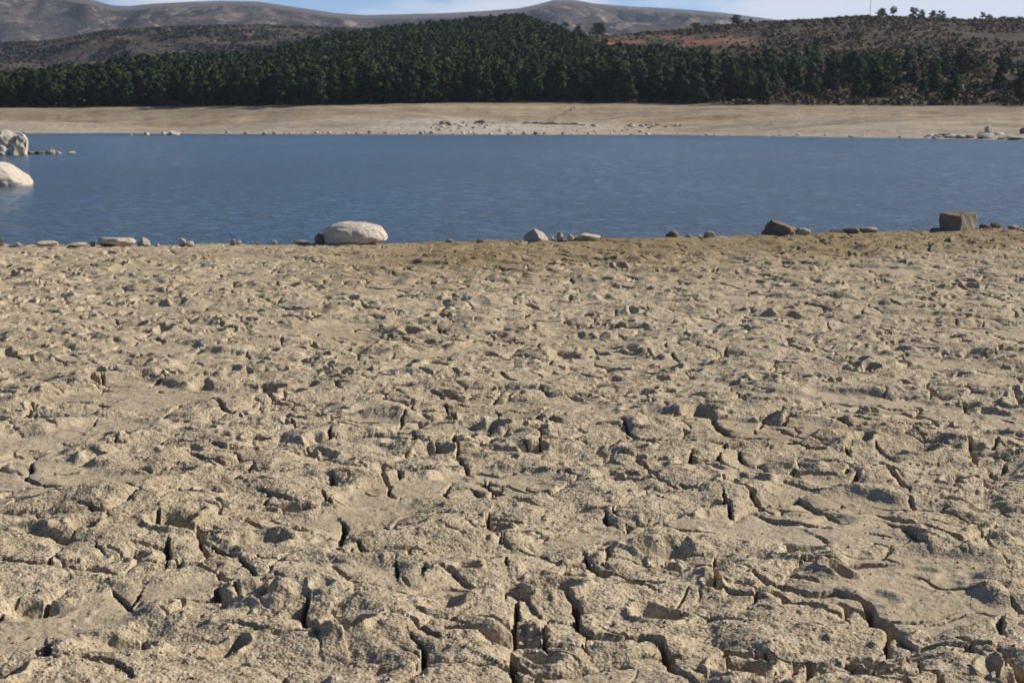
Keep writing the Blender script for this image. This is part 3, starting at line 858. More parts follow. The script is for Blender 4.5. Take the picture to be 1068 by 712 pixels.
# stones along the near waterline
NEAR = [
 # x0 x1 ytop ybase mat label seed kwargs
 (-5, 3.5, 248.5, 256.5, 'D', 'dark small stone at the very left end of the near waterline', dict(cuts=7)),
 (7, 24, 252.6, 256.8, 'G', 'thin flat stone beside the dark one at the left end', dict(cuts=6)),
 (35, 59, 251.5, 256.6, 'P', 'long low pale stone at the left of the near waterline', dict(cuts=6)),
 (69, 91, 252.8, 256.6, 'P', 'flat cream stone left of the long white slab', dict(cuts=7)),
 (93.5, 99.5, 251.5, 256.2, 'G', 'pebble sized stone touching the left end of the white slab', dict(cuts=6)),
 (99, 139, 248.0, 257.0, 'P', 'long white slab with a flat top on the waterline', dict(cuts=5, cutlist=[((0, 0, 1), .5), ((1, -.4, .1), .72)], depth=0.30)),
 (141.5, 156.5, 246.8, 257.2, 'T', 'pointed triangular stone right of the white slab', dict(cuts=3, cutlist=[((.75, -.35, .62), .34), ((-.8, -.45, .35), .40)])),
 (161, 166.5, 254.4, 257, 'P', 'tiny pale pebble right of the triangular stone', dict(cuts=4)),
 (186, 194, 248.4, 256.2, 'G', 'upright small stone standing against a pale block', dict(cuts=6)),
 (193, 202, 251.4, 256.4, 'P', 'pale block leaning on the upright small stone', dict(cuts=7)),
 (239.5, 246, 249.0, 254.8, 'G', 'left stone of the small pair left of the big boulder', dict(cuts=6)),
 (245.5, 251.5, 250.0, 255, 'P', 'right and paler stone of the small pair left of the big boulder', dict(cuts=6)),
 (266, 271, 252.6, 254.8, 'D', 'dark crumb of stone between the small pair and the boulder', dict(cuts=6)),
 (282, 289.5, 250.6, 254.4, 'P', 'small pale stone a few steps left of the big boulder', dict(cuts=6)),
 (306, 322, 250.4, 254.6, 'G', 'low flat stone just left of the dark boulder', dict(cuts=6)),
 (327, 341, 243.5, 254.8, 'D', 'dark angular stone propped against the left of the big boulder', dict(cuts=8, cutlist=[((.6, -.5, .6), .5)])),
 (331, 403, 232.0, 255.2, 'P', 'big smooth cream boulder on the near waterline', dict(cuts=3, rough=0.06, sub=5, cutlist=[((.1, -.1, 1), .92), ((-.8, -.6, .1), .86)], depth=0.62)),
 (463, 474, 249.6, 253.4, 'G', 'small tan stone right of the big cream boulder', dict(cuts=7)),
 (496, 505, 250.0, 253.4, 'D', 'little brown stone alone between the boulder and the grey wedge', dict(cuts=7)),
 (546, 572.5, 239.2, 252.0, 'T', 'grey wedge shaped stone with a pointed top', dict(cuts=2, cutlist=[((.72, -.3, .62), .32), ((-.7, -.6, .4), .38)])),
 (573, 579, 246.5, 251.0, 'P', 'small stone against the right foot of the grey wedge', dict(cuts=6)),
 (580, 587.5, 241.6, 250.8, 'G', 'little upright stone right of the grey wedge', dict(cuts=6)),
 (591, 599, 243.0, 250.8, 'P', 'pale upright stone at the left end of the flat slab', dict(cuts=6)),
 (597, 627, 244.4, 250.6, 'P', 'flat slab sloping down to the right of the grey wedge', dict(cuts=3, cutlist=[((.25, -.2, 1), .45)], depth=0.30)),
 (694, 708.5, 240.2, 248.8, 'D', 'dark rounded stone right of the flat slab', dict(cuts=6)),
 (714.5, 722, 244.6, 248.4, 'G', 'small grey stone between the dark and the two tone one', dict(cuts=6)),
 (727.5, 732.5, 244.8, 248.2, 'P', 'pale pebble left of the two tone stone', dict(cuts=5)),
 (734, 748.5, 241.2, 248.0, 'G', 'blocky two tone stone, last before the big dark rock', dict(cuts=8)),
 (795, 836, 229.6, 246.2, 'K', 'big dark wedge shaped rock with a pale sloping back', dict(cuts=3, cutlist=[((.62, -.2, .76), .30), ((-.6, -.78, .15), .28), ((-.95, .1, .3), .5)], depth=0.42)),
 (829, 846, 237.6, 245.6, 'G', 'smaller stone tucked under the right end of the big dark rock', dict(cuts=7)),
 (866, 880, 239.4, 244.0, 'D', 'dark flat stone at the left of the low rubble', dict(cuts=7)),
 (876, 898, 237.0, 243.6, 'D', 'brown low stone in the middle of the low rubble', dict(cuts=8)),
 (897, 917, 236.4, 243.0, 'G', 'pale low stone at the right of the low rubble', dict(cuts=8)),
 (950, 955, 238.6, 240.8, 'P', 'white pebble left of the square block', dict(cuts=5)),
 (971, 982, 237.6, 240.6, 'D', 'small dark stone at the left foot of the square block', dict(cuts=6)),
 (1021, 1034, 233.4, 239.2, 'D', 'dark low stone right of the square block', dict(cuts=8)),
 (1031, 1045, 232.6, 238.8, 'D', 'dark ragged stone at the end of the stones right of the block', dict(cuts=8)),
 (1052, 1064, 234.8, 238.4, 'G', 'flat stone almost at the right edge of the waterline', dict(cuts=6)),
]
MM = {'D': M_DARK, 'G': M_GREY, 'P': M_PALE, 'T': M_GREY, 'K': M_BROWN}
for k, (a, b, yt, yb, m, lb, kw) in enumerate(NEAR):
    s = 3 if (b - a) < 20 else 4
    kw = dict(kw); kw.setdefault('sub', s)
    rock_px('boulder' if (b - a) > 38 else 'stone', a, b, yt, yb, MM[m], lb, seed=70 + k * 3, group='stones along the near waterline', **kw)

# the square block: a cut stone, edges rounded
def block():
    X, Y = gp(1002, 240.2)
    s = Y / F
    bm = bmesh.new()
    bmesh.ops.create_cube(bm, size=1.0)
    for v in bm.verts:
        v.co.x *= 0.30; v.co.y *= 0.42; v.co.z *= 0.235
        v.co.z += 0.085
        if v.co.z > 0.1: v.co.x *= 0.95
    bmesh.ops.bevel(bm, geom=bm.edges[:], offset=0.018, segments=2, affect='EDGES', profile=0.6)
    bmesh.ops.triangulate(bm, faces=bm.faces[:])
    for _ in range(4):
        long_ = [e for e in bm.edges if e.calc_length() > 0.022]
        if not long_: break
        bmesh.ops.subdivide_edges(bm, edges=long_, cuts=1)
        bmesh.ops.triangulate(bm, faces=[f for f in bm.faces if len(f.verts) > 3])
    for v in bm.verts:
        c = v.co
        d = 0.030 * float(perlin(c.x * 6 + 3, c.y * 6 + c.z * 5, 4)) + 0.011 * float(perlin(c.x * 25 + c.z * 18, c.y * 25 - c.z * 9, 5))
        v.co += v.co.normalized() * d
    me = bpy.data.meshes.new('stone_block'); bm.to_mesh(me); bm.free()
    me.polygons.foreach_set('use_smooth', np.ones(len(me.polygons), bool))
    me.materials.append(M_BLOCK)
    o = bpy.data.objects.new('stone_block', me); COL.objects.link(o)
    o.location = (X, Y + 0.14, 0.0); o.rotation_euler = (rad(2), rad(3.5), rad(-42))
    try: me.set_sharp_from_angle(angle=rad(45))
    except Exception: pass
    tag(o, 'square cut stone block, dark on its left face, on the waterline', 'stone block', 'stones along the near waterline')
block()

# stones of the far shore
rr = random.Random(31)
FAR = [('boulder', 1027, 1036, 131.5, 138.0, 'pale round boulder on the rocky spit at the right of the far shore', M_PALE),
       ('boulder', 1064, 1076, 133.5, 139.5, 'reddish boulder cut by the right photo edge on the far spit', M_FARDARK)]
for n_, a, b, yt, yb, lb, m in FAR:
    x, y, z = point_on_beach((a + b) / 2, yb)
    sc_ = y / F
    rock(n_, x, y, z, ((b - a) * sc_, (b - a) * sc_ * .8, (yb - yt) * sc_ / .8), m, lb, seed=int(a), sub=3, base=.2, cuts=6)
for k in range(26):                                     # the spit of flat rocks
    px = rr.uniform(968, 1080); py = 144.0 + (px - 968) * 0.028 - abs(rr.gauss(0, 1.6)) - (px - 968) * 0.02 * rr.random()
    x, y, z = point_on_beach(px, py)
    wd = rr.uniform(0.6, 2.4)
    rock('flat_rock', x, y - rr.uniform(0, 3), max(z, WZ) - 0.02, (wd, wd * rr.uniform(.5, .9), rr.uniform(.2, .55)), rr.choice([M_FARROCK, M_FARDARK, M_FARDARK]),
         'flat grey rock in the low spit at the right end of the far shore', 'rock', 'flat rocks of the far spit', seed=900 + k, rz=rr.uniform(-.5, .5), sub=2, cuts=6)
for k in range(44):                                     # heap at mid shore
    px = rr.gauss(490, 19); py = 127 + abs(rr.gauss(0, 3.6)) + abs(px - 490) * 0.06
    x, y, z = point_on_beach(px, min(py, 138))
    wd = rr.uniform(0.3, 0.95) * (1.15 if py < 131 else 0.75)
    rock('stone', x, y, z, (wd, wd * rr.uniform(.6, 1), wd * rr.uniform(.45, .85)), M_FARDARK if rr.random() < .55 and py < 133 else M_FARROCK,
         'stone in the scattered heap at the middle of the far beach', 'rock', 'stones of the heap on the far beach', seed=1000 + k, rz=rr.uniform(0, 3), sub=2, cuts=6)
for k in range(24):
    px = rr.gauss(672, 16); py = rr.uniform(130.5, 134)
    x, y, z = point_on_beach(px, py)
    wd = rr.uniform(0.3, 0.9)
    rock('stone', x, y, z, (wd, wd * rr.uniform(.6, 1), wd * rr.uniform(.35, .6)), M_FARDARK if rr.random() < .7 else M_FARROCK,
         'dark stone in the band right of the heap on the far beach', 'rock', 'dark stones right of the heap on the far beach', seed=1100 + k, rz=rr.uniform(0, 3), sub=2, cuts=6)
for k in range(150):                                    # along the far waterline
    px = rr.uniform(-10, 1000)
    if rr.random() < .55: px = rr.gauss(500, 130)
    px = max(-10, min(985, px))
    py = float(P_SHORE(px)) - abs(rr.gauss(0.1, 1.2))
    x, y, z = point_on_beach(px, py)
    wd = 0.22 + 0.6 * rr.random() ** 2.4
    rock('stone', x, y - rr.uniform(0, 1.5), max(z, WZ), (wd, wd * rr.uniform(.6, 1), wd * rr.uniform(.4, .75)), M_FARDARK if rr.random() < .25 else M_FARROCK,
         'pale stone lying along the waterline of the far beach', 'rock', 'stones along the far waterline', seed=1200 + k, rz=rr.uniform(0, 3), sub=2, cuts=5)
for k in range(48):                                     # rubble strewn over the middle of the far beach
    px = rr.uniform(395, 700); py = rr.uniform(131.5, 139.5)
    x, y, z = point_on_beach(px, py)
    wd = 0.18 + 0.55 * rr.random() ** 3
    rock('stone', x, y, z, (wd * 1.3, wd * rr.uniform(.6, 1), wd * rr.uniform(.4, .7)), M_FARDARK if rr.random() < .22 else M_FARROCK,
         'small pale stone strewn over the middle of the far beach', 'rock', 'rubble strewn over the far beach', seed=1500 + k, rz=rr.uniform(0, 3), sub=2, cuts=5)
for a, b, yt, yb, lb in [(135.5, 138, 137.8, 140.2, 'tiny pale rock in the water near the far left shore'),
                         (150, 156, 136.6, 140.6, 'small pale rock in the water left of the white pair'),
                         (168, 177, 137.6, 140.8, 'low white rock, left of the pair off the far shore'),
                         (175, 187.5, 136.2, 140.8, 'long white rock, right of the pair off the far shore')]:
    rock_px('rock', a, b, yt, yb, M_PALE, lb, z=WZ, Y=228.0, seed=int(a), sub=3, cuts=4, base=.3, cutlist=[((.45, -.55, .7), .35)])

# tumbled field walls on the far beach
def field_wall(path, label, hgt=0.55, seed=3):
    rng = np.random.default_rng(seed)
    P = [np.array(point_on_beach(*p)) for p in path]
    C = []
    for a, b in zip(P[:-1], P[1:]):
        n = max(3, int(np.linalg.norm(b - a) / 0.3))
        C += [a + (b - a) * i / n for i in range(n)]
    C = np.array(C + [P[-1]]); n = len(C)
    d = np.gradient(C, axis=0); side = np.stack([-d[:, 1], d[:, 0]], 1); side /= np.linalg.norm(side, axis=1)[:, None] + 1e-6
    prof_ = [(-.26, -.3), (-.22, .35), (-.14, .8), (0, 1.0), (.12, .85), (.22, .4), (.26, -.3)]
    V = np.zeros((n, len(prof_), 3))
    along = sstep(0, 3, np.arange(n)) * sstep(0, 3, n - 1 - np.arange(n)) * 0.7 + 0.3
    for j, (w_, h_) in enumerate(prof_):
        jit = rng.normal(0, .09, (n, 3))
        V[:, j, :2] = C[:, :2] + side * w_
        V[:, j, 2] = C[:, 2] + hgt * h_ * along * rng.uniform(.55, 1.25, n)
        V[:, j] += jit
    o = mesh_np('field_wall', V.reshape(-1, 3), grid_faces(n, len(prof_)), M_WALL, False)
    tag(o, label, 'wall', kind='thing')
field_wall([(566, 130), (580, 123), (592, 117), (600, 112)], 'low tumbled stone wall climbing the far beach right of the heap', .16, 3)
field_wall([(545, 129), (575, 129.6), (610, 131)], 'low dark line of wall stones level across the beach', .22, 5)

# ------------------------------------------------------------------ the dry cracked mud
_T = {'A': (0, 552), 'B': (266, 552), 'C': (532, 552), 'D': (798, 552), 'E': (0, 400), 'F': (266, 400), 'G': (532, 400), 'H': (798, 400)}
CRACKS = """
C 1.6 25,290 30,350 22,440|C .8 40,412 140,440 270,445|C 2.2 185,230 230,265 260,310 300,380 330,410 450,420 560,415 610,430 650,520 680,570 740,600 810,625
C 1.2 310,410 300,490|C 1.4 320,80 360,120 380,160|C 1 430,172 540,175 640,180 700,165|C 1 770,165 870,165 940,180 1068,185|C 1.4 855,75 875,180
C .8 690,260 760,290 840,310 930,325 1040,325|C .8 730,200 690,265|C 1.2 900,195 990,220 1068,235|C 1 940,610 1068,560|C 1.8 1015,455 1068,480
D 1.8 0,460 60,490 110,500 190,500 140,570 130,633|D 2.2 0,150 80,190 200,220 300,210 380,240 440,320 520,370 580,420 640,440 730,435 820,445|D .8 60,230 190,270
D 1.8 180,85 260,90 330,110 400,100 490,100|D .9 850,450 900,470 950,500|D .6 650,345 740,335 830,315|D .7 620,165 710,200 790,210 900,235
D .8 900,0 960,50 1000,90 1010,160|D .5 200,515 290,520 390,500 500,495|D 2 590,0 640,50|D .5 560,550 640,575
B 2.2 205,270 210,340 240,400 255,430|B 1.3 425,35 470,65 510,95|B .9 70,160 110,190 160,230|B .8 0,170 40,190|B 1.6 380,200 450,205 490,210 560,235 630,245
B 1.2 790,165 850,175 920,205 1010,190|B 1 1030,100 1050,140|B 1.2 605,120 625,190|B 1.5 740,150 745,185|B 1.2 640,375 700,400 760,430 790,420
B 1.4 650,420 680,470 660,530 600,580|B 1.3 820,395 900,400 1040,410|B 2 1010,540 1040,620|B .8 1010,260 1035,295|B .8 0,395 70,405|B .5 20,350 70,335
A 1.6 20,85 70,110 140,115 220,110 320,95|A 1.6 130,0 220,10 310,30|A .9 490,80 550,65 600,60|A .6 410,50 420,80|A 1.5 690,30 670,90 650,120
A 1.3 870,40 920,75 990,105 1040,150 1068,180|A 2.5 210,430 240,470|A .7 80,260 110,225 150,210|A 1.2 250,200 190,260|A 1 440,205 490,230 540,260 560,290
A 1.2 590,215 560,270|A 1 920,370 980,370 1068,395|A .8 190,560 230,520 340,520|A .7 60,560 130,565|A .4 740,455 880,480|A .6 950,495 1040,495
E 1.3 140,270 145,310 120,355 180,380 250,390|E 1.4 420,60 460,95|E 1.3 870,50 920,90 990,125|E 1.5 870,225 920,240 1000,240 1060,235|E 1.3 760,270 830,295 900,310 960,295
E .6 440,215 540,230|E .8 560,240 680,235|E 1 240,215 350,205 410,195|E 1.2 340,500 400,520 490,520|E 1.8 80,600 150,605 230,610|E 1.4 690,520 680,570
E 1.2 740,575 830,580 900,600|E .8 940,570 1060,585|E .8 460,430 440,465|E .9 750,430 690,490|E 2 530,175 540,190|E .8 390,150 415,125|E .5 400,600 430,560
F 1.6 320,170 340,210 420,205 510,195 600,185 660,195 695,225|F 1.3 30,45 100,65 180,65|F 1.2 720,30 800,40 920,40|F 1.2 780,70 810,120 825,140
F 1.2 815,180 825,250 810,290 860,335 900,330 990,345 1068,335|F .9 640,60 655,95 710,95|F 1.8 330,375 355,405|F 1 285,430 325,475|F 1.3 20,430 90,450 150,460
F 2.2 340,530 350,600 360,633|F 1 940,370 965,410 950,440 860,400 750,405|F 1 1000,420 1068,445|F 2 990,510 985,600|F .8 780,580 830,605|F .8 540,5 590,35
F 1.5 0,235 25,260|F 1.2 240,265 330,270|F .9 130,265 240,265|F .8 650,440 720,440|F .8 155,125 155,165|F .8 970,155 970,195
G 1 130,165 135,240 80,240 25,215|G 1.4 465,140 485,190 520,210 570,215 610,235|G 1.2 140,10 180,40 290,30 380,30|G 1.5 740,270 740,320|G .9 570,20 605,60
G .8 760,20 860,5|G .7 920,20 950,45 1060,75|G 1.8 810,110 860,160 920,195 1060,200|G 1 160,335 240,350 290,370 220,405 150,445 60,410|G 1.4 400,495 450,550
G .9 690,390 750,425|G 1.3 860,435 900,470 935,530 1000,490 1068,460|G .6 590,440 620,455|G 1 50,580 150,590|G 1.5 950,270 980,295|G 1 880,380 900,410
H 1.6 0,510 60,530 140,540 220,555|H 1.6 30,465 120,440 220,480 320,530|H 1.2 660,410 700,470|H 1.3 800,515 850,550 890,600|H 1 460,235 510,270 540,295
H .4 540,300 640,300 760,285|H .4 600,235 740,255|H 1.6 830,220 830,270 860,310 950,290 1040,285|H 1.4 490,320 550,365 590,400|H 1.2 90,380 180,395 260,405
H 1.6 300,130 370,160 430,155|H 1 110,210 170,240 240,245|H .9 210,590 280,625|H .6 400,580 490,600|H 1.8 530,550 590,600 640,620|H 1.4 920,360 960,400 1020,395
H 1.6 1020,40 1060,70|H .8 780,145 830,160|H .8 980,200 1068,210|H .7 860,80 1010,75|H .8 620,150 690,190
"""
def crack_lines():
    out = []
    for item in CRACKS.replace('\n', '|').split('|'):
        item = item.strip()
        if not item: continue
        f = item.split()
        ox, oy = _T[f[0]]
        pts = []
        for q in f[2:]:
            a, b = q.split(',')
            pts.append(gp(ox + float(a) * 0.2528, oy + float(b) * 0.2528, 0.015))
        out.append((float(f[1]), pts))
    return out

P_BROW = prof([(-900, 257), (0, 255.5), (150, 256), (400, 254), (560, 251), (700, 248), (850, 244), (950, 240.5), (1068, 237), (1900, 233)])
def brow_Y(X, Y):
    px = 534 + X / np.maximum(Y, 2.0) * F
    return -EYE / slope_of(P_BROW(np.clip(px, -900, 1900)))

def mud_height(X, Y):
    """returns height, grit, damp"""
    X = X.astype(np.float32); Y = Y.astype(np.float32)
    near = Y < 8.5
    fine_rows = Y < 13
    def P(s, seed, m=None, ax=1.0):
        if m is None: return perlin(X / (s * ax), Y / s, seed)
        r = np.zeros_like(X); r[m] = perlin(X[m] / (s * ax), Y[m] / s, seed); return r
    wx = X + 0.07 * P(0.5, 1) + 0.030 * P(0.16, 2) + 0.008 * P(0.05, 3, fine_rows) + 0.003 * P(0.02, 33, near)
    wy = Y + 0.07 * P(0.3, 4) + 0.030 * P(0.16, 5) + 0.008 * P(0.05, 6, fine_rows) + 0.003 * P(0.02, 34, near)
    # trampled mounds and hollows
    eA, rA, sA = voronoi(wx, wy * 0.92, 0.44, 101)
    eB, rB, sB = voronoi(wx + 3.1, wy, 0.19, 111)
    def dome(e, w): return 1 - (1 - np.minimum(e / w, 1)) ** 2.4
    z = (0.004 + 0.030 * rA * rA) * (dome(eA, 0.17) - 0.6) + (0.001 + 0.008 * rB * rB) * (dome(eB, 0.075) - 0.6)
    z = z + 0.034 * (np.abs(P(0.38, 10, ax=1.35)) - 0.24) + 0.024 * P(0.9, 12) + 0.020 * P(0.27, 16, ax=1.35) + 0.010 * P(0.16, 19, ax=1.35) + 0.008 * P(0.10, 13, ax=1.15)
    hol = sstep(0.10, 0.40, P(0.62, 14, ax=1.2) + 0.25 * P(0.2, 15))
    z = z * (1 - 0.78 * hol) - 0.018 * hol
    grit = 1 - 0.72 * hol
    # hoof prints: pressed dishes with a raised rim
    qn = 0.22 * P(0.11, 58) + 0.12 * P(0.045, 59)
    far_ = sstep(5.0, 8.0, Y)
    for cell, prob, r0, r1, d0, d1, ax_, sd, wgt in ((0.27, 0.62, 0.034, 0.052, 0.014, 0.030, 1.35, 51, 1.0),
                                                    (0.155, 0.62, 0.024, 0.026, 0.009, 0.016, 1.6, 151, 0.22 + 0.78 * far_)):
        ix = np.floor(X / cell).astype(np.int32); iy = np.floor(Y / cell).astype(np.int32)
        for dx in (-1, 0, 1):
            for dy in (-1, 0, 1):
                jx = ix + dx; jy = iy + dy
                on = h01(jx, jy, sd + 6) < prob
                cx = (jx + h01(jx, jy, sd)) * cell; cy = (jy + h01(jx, jy, sd + 1)) * cell
                a = h01(jx, jy, sd + 2) * 3.14 * (1.0 if sd < 100 else 0.35) - (0 if sd < 100 else 0.55)
                rq = h01(jx, jy, sd + 3); r = r0 + r1 * rq * rq; dpt = (d0 + d1 * h01(jx, jy, sd + 4)) * (0.6 + 0.6 * rq) * wgt
                ux = (wx - cx) * np.cos(a) + (wy - cy) * np.sin(a); uy = -(wx - cx) * np.sin(a) + (wy - cy) * np.cos(a)
                q = np.sqrt((ux / ax_) ** 2 + uy ** 2) / r + qn
                dish = -dpt * (1 - sstep(0.45, 1.0, q)) + 0.35 * dpt * np.exp(-((q - 1.15) / 0.22) ** 2)
                z = z + np.where(on, dish * (1 - 0.75 * hol), 0)
                if sd < 100: grit = grit * np.where(on, 1 - 0.6 * (1 - sstep(0.6, 0.95, q)), 1)
    # plates: drying cells stepped against each other
    amp = (0.92 - 0.05 * sstep(9.0, 15.5, Y)).astype(np.float32)
    off = 0.5 * (rA + sA) + 0.5 * (rA - sA) * sstep(0.0, 0.055, eA)
    z = z + 0.012 * (off - 0.5)
    gateA = sstep(0.0, 0.30, P(0.45, 20) + 0.2 * P(0.15, 21))
    wA = (0.003 + 0.009 * gateA)
    cA = (1 - sstep(0.35, 1.0, eA / wA)) * gateA
    off = 0.5 * (rB + sB) + 0.5 * (rB - sB) * sstep(0.0, 0.024, eB)
    gateB = sstep(0.12, 0.40, P(0.33, 22) + 0.25 * P(0.12, 23))
    z = z + 0.006 * (off - 0.5) * (0.2 + 0.8 * gateB)
    wB = 0.0025 + 0.007 * gateB
    cB = (1 - sstep(0.3, 1.0, eB / wB)) * gateB
    # traced cracks of the foreground
    cT = np.zeros_like(X); lift = np.zeros_like(X); wT = np.zeros_like(X)
    sel = np.nonzero((Y < 8.8) & (Y > 3.2) & (np.abs(X) < 3.4))
    xs = wx[sel] * 0.5 + X[sel] * 0.5; ys = wy[sel] * 0.5 + Y[sel] * 0.5
    ct = np.zeros_like(xs); lf = np.zeros_like(xs)
    for wgt, pts in crack_lines():
        hw = 0.0053 * wgt
        R = 0.22
        ax = [p[0] for p in pts]; ay = [p[1] for p in pts]
        m = np.nonzero((xs > min(ax) - R) & (xs < max(ax) + R) & (ys > min(ay) - R) & (ys < max(ay) + R))[0]
        if len(m) == 0: continue
        x = xs[m]; y = ys[m]
        best = np.full(len(m), 9.0, np.float32); side = np.zeros(len(m), np.float32); along = np.zeros(len(m), np.float32)
        tot = sum(math.dist(a, b) for a, b in zip(pts[:-1], pts[1:])); acc = 0.0
        for a, b in zip(pts[:-1], pts[1:]):
            vx, vy = b[0] - a[0], b[1] - a[1]; l2 = vx * vx + vy * vy + 1e-9
            t = np.clip(((x - a[0]) * vx + (y - a[1]) * vy) / l2, 0, 1)
            d = np.hypot(x - a[0] - t * vx, y - a[1] - t * vy)
            cr_ = (vx * (y - a[1]) - vy * (x - a[0])) * (1 if vx >= 0 else -1)
            u = d < best
            best = np.where(u, d, best); side = np.where(u, np.sign(cr_), side); along = np.where(u, (acc + t * math.sqrt(l2)) / tot, along)
            acc += math.sqrt(l2)
        tap = 0.35 + 0.65 * np.sin(np.clip(along, 0.02, 0.98) * math.pi) ** 0.6
        hwv = hw * tap * (1 + 0.35 * perlin(x * 14, y * 14, 91))
        c = 1 - sstep(0.55, 1.05, best / hwv)
        ct[m] = np.maximum(ct[m], c * min(1.0, 0.55 + 0.3 * wgt))
        vx, vy = pts[-1][0] - pts[0][0], pts[-1][1] - pts[0][1]
        lf[m] += np.where(side > 0, 0.006 * min(wgt, 1.8), -0.002 * wgt) * np.exp(-(best / 0.075) ** 2) * tap - 0.006 * min(wgt, 1.6) * np.exp(-(best / 0.026) ** 2) * tap
    cT[sel] = ct; lift[sel] = lf
    z = z + lift
    # fine relief of the crust
    g2 = 0.38 + 0.62 * grit
    z = z + g2 * (0.0040 * P(0.062, 24) + 0.0029 * P(0.030, 25, fine_rows) + 0.0022 * P(0.015, 26, Y < 10) + 0.0012 * P(0.0075, 27, near))
    z = z + 0.010 * np.maximum(0, P(0.045, 28) - 0.34) * g2 * 1.6
    depth = np.maximum(np.maximum(cA * (0.06 + 0.02 * gateA), cB * 0.038), cT * 0.062)
    z = z * amp - depth
    grit = np.clip(grit * (1 - 0.6 * np.maximum(cA, cT)), 0, 1)
    # the bank breaks off to the lake
    by = brow_Y(X, Y)
    s_ = np.maximum(0, Y - by)
    z = z * (1 - 0.35 * sstep(2.6, 0.2, by - Y))
    z = z * sstep(6.0, 0.5, s_) - 0.26 * s_ * s_ / (s_ + 0.7)
    z = z + 0.012 * sstep(7, 2, by - Y) * 0
    px = 534 + X / np.maximum(Y, 2.0) * F
    nn = fbm(X / 2.4, Y / 1.3, 81, 3)
    damp = sstep(6.0, 1.5, (by - Y) + 2.6 * nn) * sstep(210, 480, px + 70 * nn) * 0.85 + 0.25 * sstep(0.2, 0.5, nn)
    damp = np.clip(damp + sstep(-0.2, 0.4, -(by - Y)) * 0.6, 0, 1)
    return z, grit, damp

def build_mud():
    rows = [2.4]
    while rows[-1] < 27:
        d = rows[-1]
        rows.append(d + (0.0013 * d if d < 21.5 else 0.01 * d))
    Yr = np.array(rows)
    APEX = 2.0
    tt = np.concatenate([-np.geomspace(4.0, 0.523, 90), np.linspace(-0.52, 0.52, 2120), np.geomspace(0.523, 4.0, 90)])
    Ts, Ys = np.meshgrid(tt, Yr)
    X = (Ts * (Ys + APEX)).astype(np.float32)
    Ys = Ys.astype(np.float32)
    Z = np.zeros_like(X); G = np.zeros_like(X); D = np.zeros_like(X)
    nb = 200
    for i in range(0, len(Yr), nb):
        Z[i:i + nb], G[i:i + nb], D[i:i + nb] = mud_height(X[i:i + nb], Ys[i:i + nb])
    print('mud', X.shape)
    # apron running back under the camera and beyond
    yb = np.array([-40, -10, -3, 0.0, 1.4])
    TB, YB = np.meshgrid(tt, yb)
    XB = np.where(YB < 2.4, TB * (2.4 + APEX + (2.4 - YB) * 1.0), 0)
    X = np.concatenate([XB, X]); Ya = np.concatenate([YB, Ys]); Z = np.concatenate([np.zeros_like(XB), Z])
    G = np.concatenate([np.ones_like(XB), G]); D = np.concatenate([np.zeros_like(XB), D])
    tag(grid('dry_mud_beach', X, Ya, Z, M_MUD, {'grit': G, 'damp': D}), 'dry cracked and trampled mud of the lake shore', kind='structure')
build_mud()

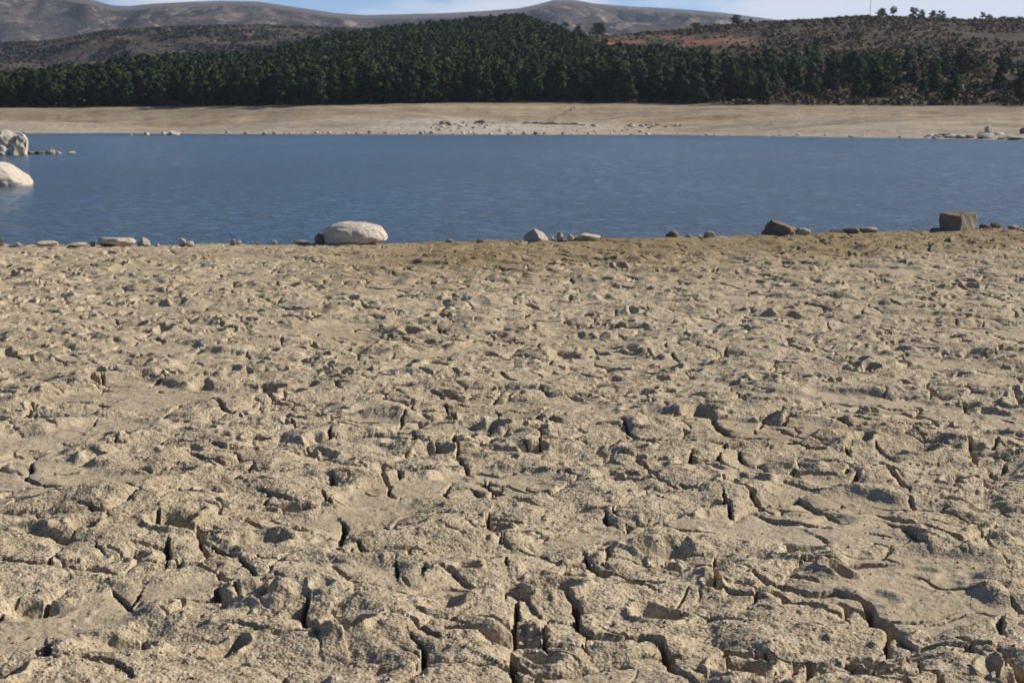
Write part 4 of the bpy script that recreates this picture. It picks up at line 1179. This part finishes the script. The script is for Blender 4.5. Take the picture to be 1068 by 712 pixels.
# quartz grit and crumbs lying on the crust
def build_grit():
    rng = np.random.default_rng(9)
    N = 26000
    Y = 3.3 + (12.5 - 3.3) * rng.uniform(0, 1, N) ** 1.5
    X = rng.uniform(-1, 1, N) * (Y * 0.34 + 0.4)
    z, g, _ = mud_height(X.astype(np.float32)[None, :], Y.astype(np.float32)[None, :])
    z = z[0]; g = g[0]
    ok = rng.uniform(0, 1, N) < (0.12 + 0.88 * g)
    X, Y, z = X[ok], Y[ok], z[ok]
    N = len(X)
    size = 0.0016 + 0.0042 * rng.uniform(0, 1, N) ** 3.2
    base = np.array([(1, 0, 0), (-1, 0, 0), (0, 1, 0), (0, -1, 0), (0, 0, 1), (0, 0, -1)], float)
    fc = np.array([(0, 2, 4), (2, 1, 4), (1, 3, 4), (3, 0, 4), (2, 0, 5), (1, 2, 5), (3, 1, 5), (0, 3, 5)], np.int32)
    J = base[None] * (1 + 0.5 * rng.uniform(-1, 1, (N, 6, 1))) + 0.25 * rng.uniform(-1, 1, (N, 6, 3))
    a = rng.uniform(0, 6.28, N); ca, sa = np.cos(a)[:, None], np.sin(a)[:, None]
    Jx = J[..., 0] * ca - J[..., 1] * sa; Jy = J[..., 0] * sa + J[..., 1] * ca
    V = np.stack([Jx * size[:, None] + X[:, None], Jy * size[:, None] + Y[:, None], J[..., 2] * size[:, None] * 0.75 + z[:, None] + 0.3 * size[:, None]], -1).reshape(-1, 3)
    T = (fc[None] + 6 * np.arange(N)[:, None, None]).reshape(-1, 3)
    s = NT('quartz_grit'); at = s.attr('tone')
    c = s.mix(s.rng(at, 0.35, 0.5), (0.26, 0.19, 0.125), (0.43, 0.34, 0.235))
    c = s.mix(s.rng(at, 0.80, 0.84), c, (0.62, 0.585, 0.52))
    s.bsdf.inputs['Roughness'].default_value = 0.6
    m = s.fin(c)
    tone = np.repeat(rng.uniform(0, 1, N), 6)
    tag(mesh_np('grit', V, T, m, False, {'tone': tone}), 'loose quartz grit and mud crumbs on the dry crust', 'grit', kind='stuff')
build_grit()

# ------------------------------------------------------------------ air
def build_haze():
    bm = bmesh.new()
    bmesh.ops.create_cube(bm, size=1.0)
    for v in bm.verts:
        v.co.x *= 9000; v.co.y = -100 if v.co.y < 0 else 6700
        v.co.z = -6 if v.co.z < 0 else 620
    me = bpy.data.meshes.new('haze'); bm.to_mesh(me); bm.free()
    m = bpy.data.materials.new('thin_air_haze'); m.use_nodes = True
    m.node_tree.nodes.clear()
    o_ = m.node_tree.nodes.new('ShaderNodeOutputMaterial'); v_ = m.node_tree.nodes.new('ShaderNodeVolumePrincipled')
    v_.inputs['Color'].default_value = (0.70, 0.82, 1.0, 1)
    v_.inputs['Density'].default_value = HAZE
    v_.inputs['Anisotropy'].default_value = 0.2
    m.node_tree.links.new(v_.outputs[0], o_.inputs['Volume'])
    me.materials.append(m)
    o = bpy.data.objects.new('haze', me); COL.objects.link(o)
    tag(o, kind='stuff', label='thin bluish haze over the lake and hills', cat='haze')
HAZE = 0.000068
if HAZE > 0: build_haze()
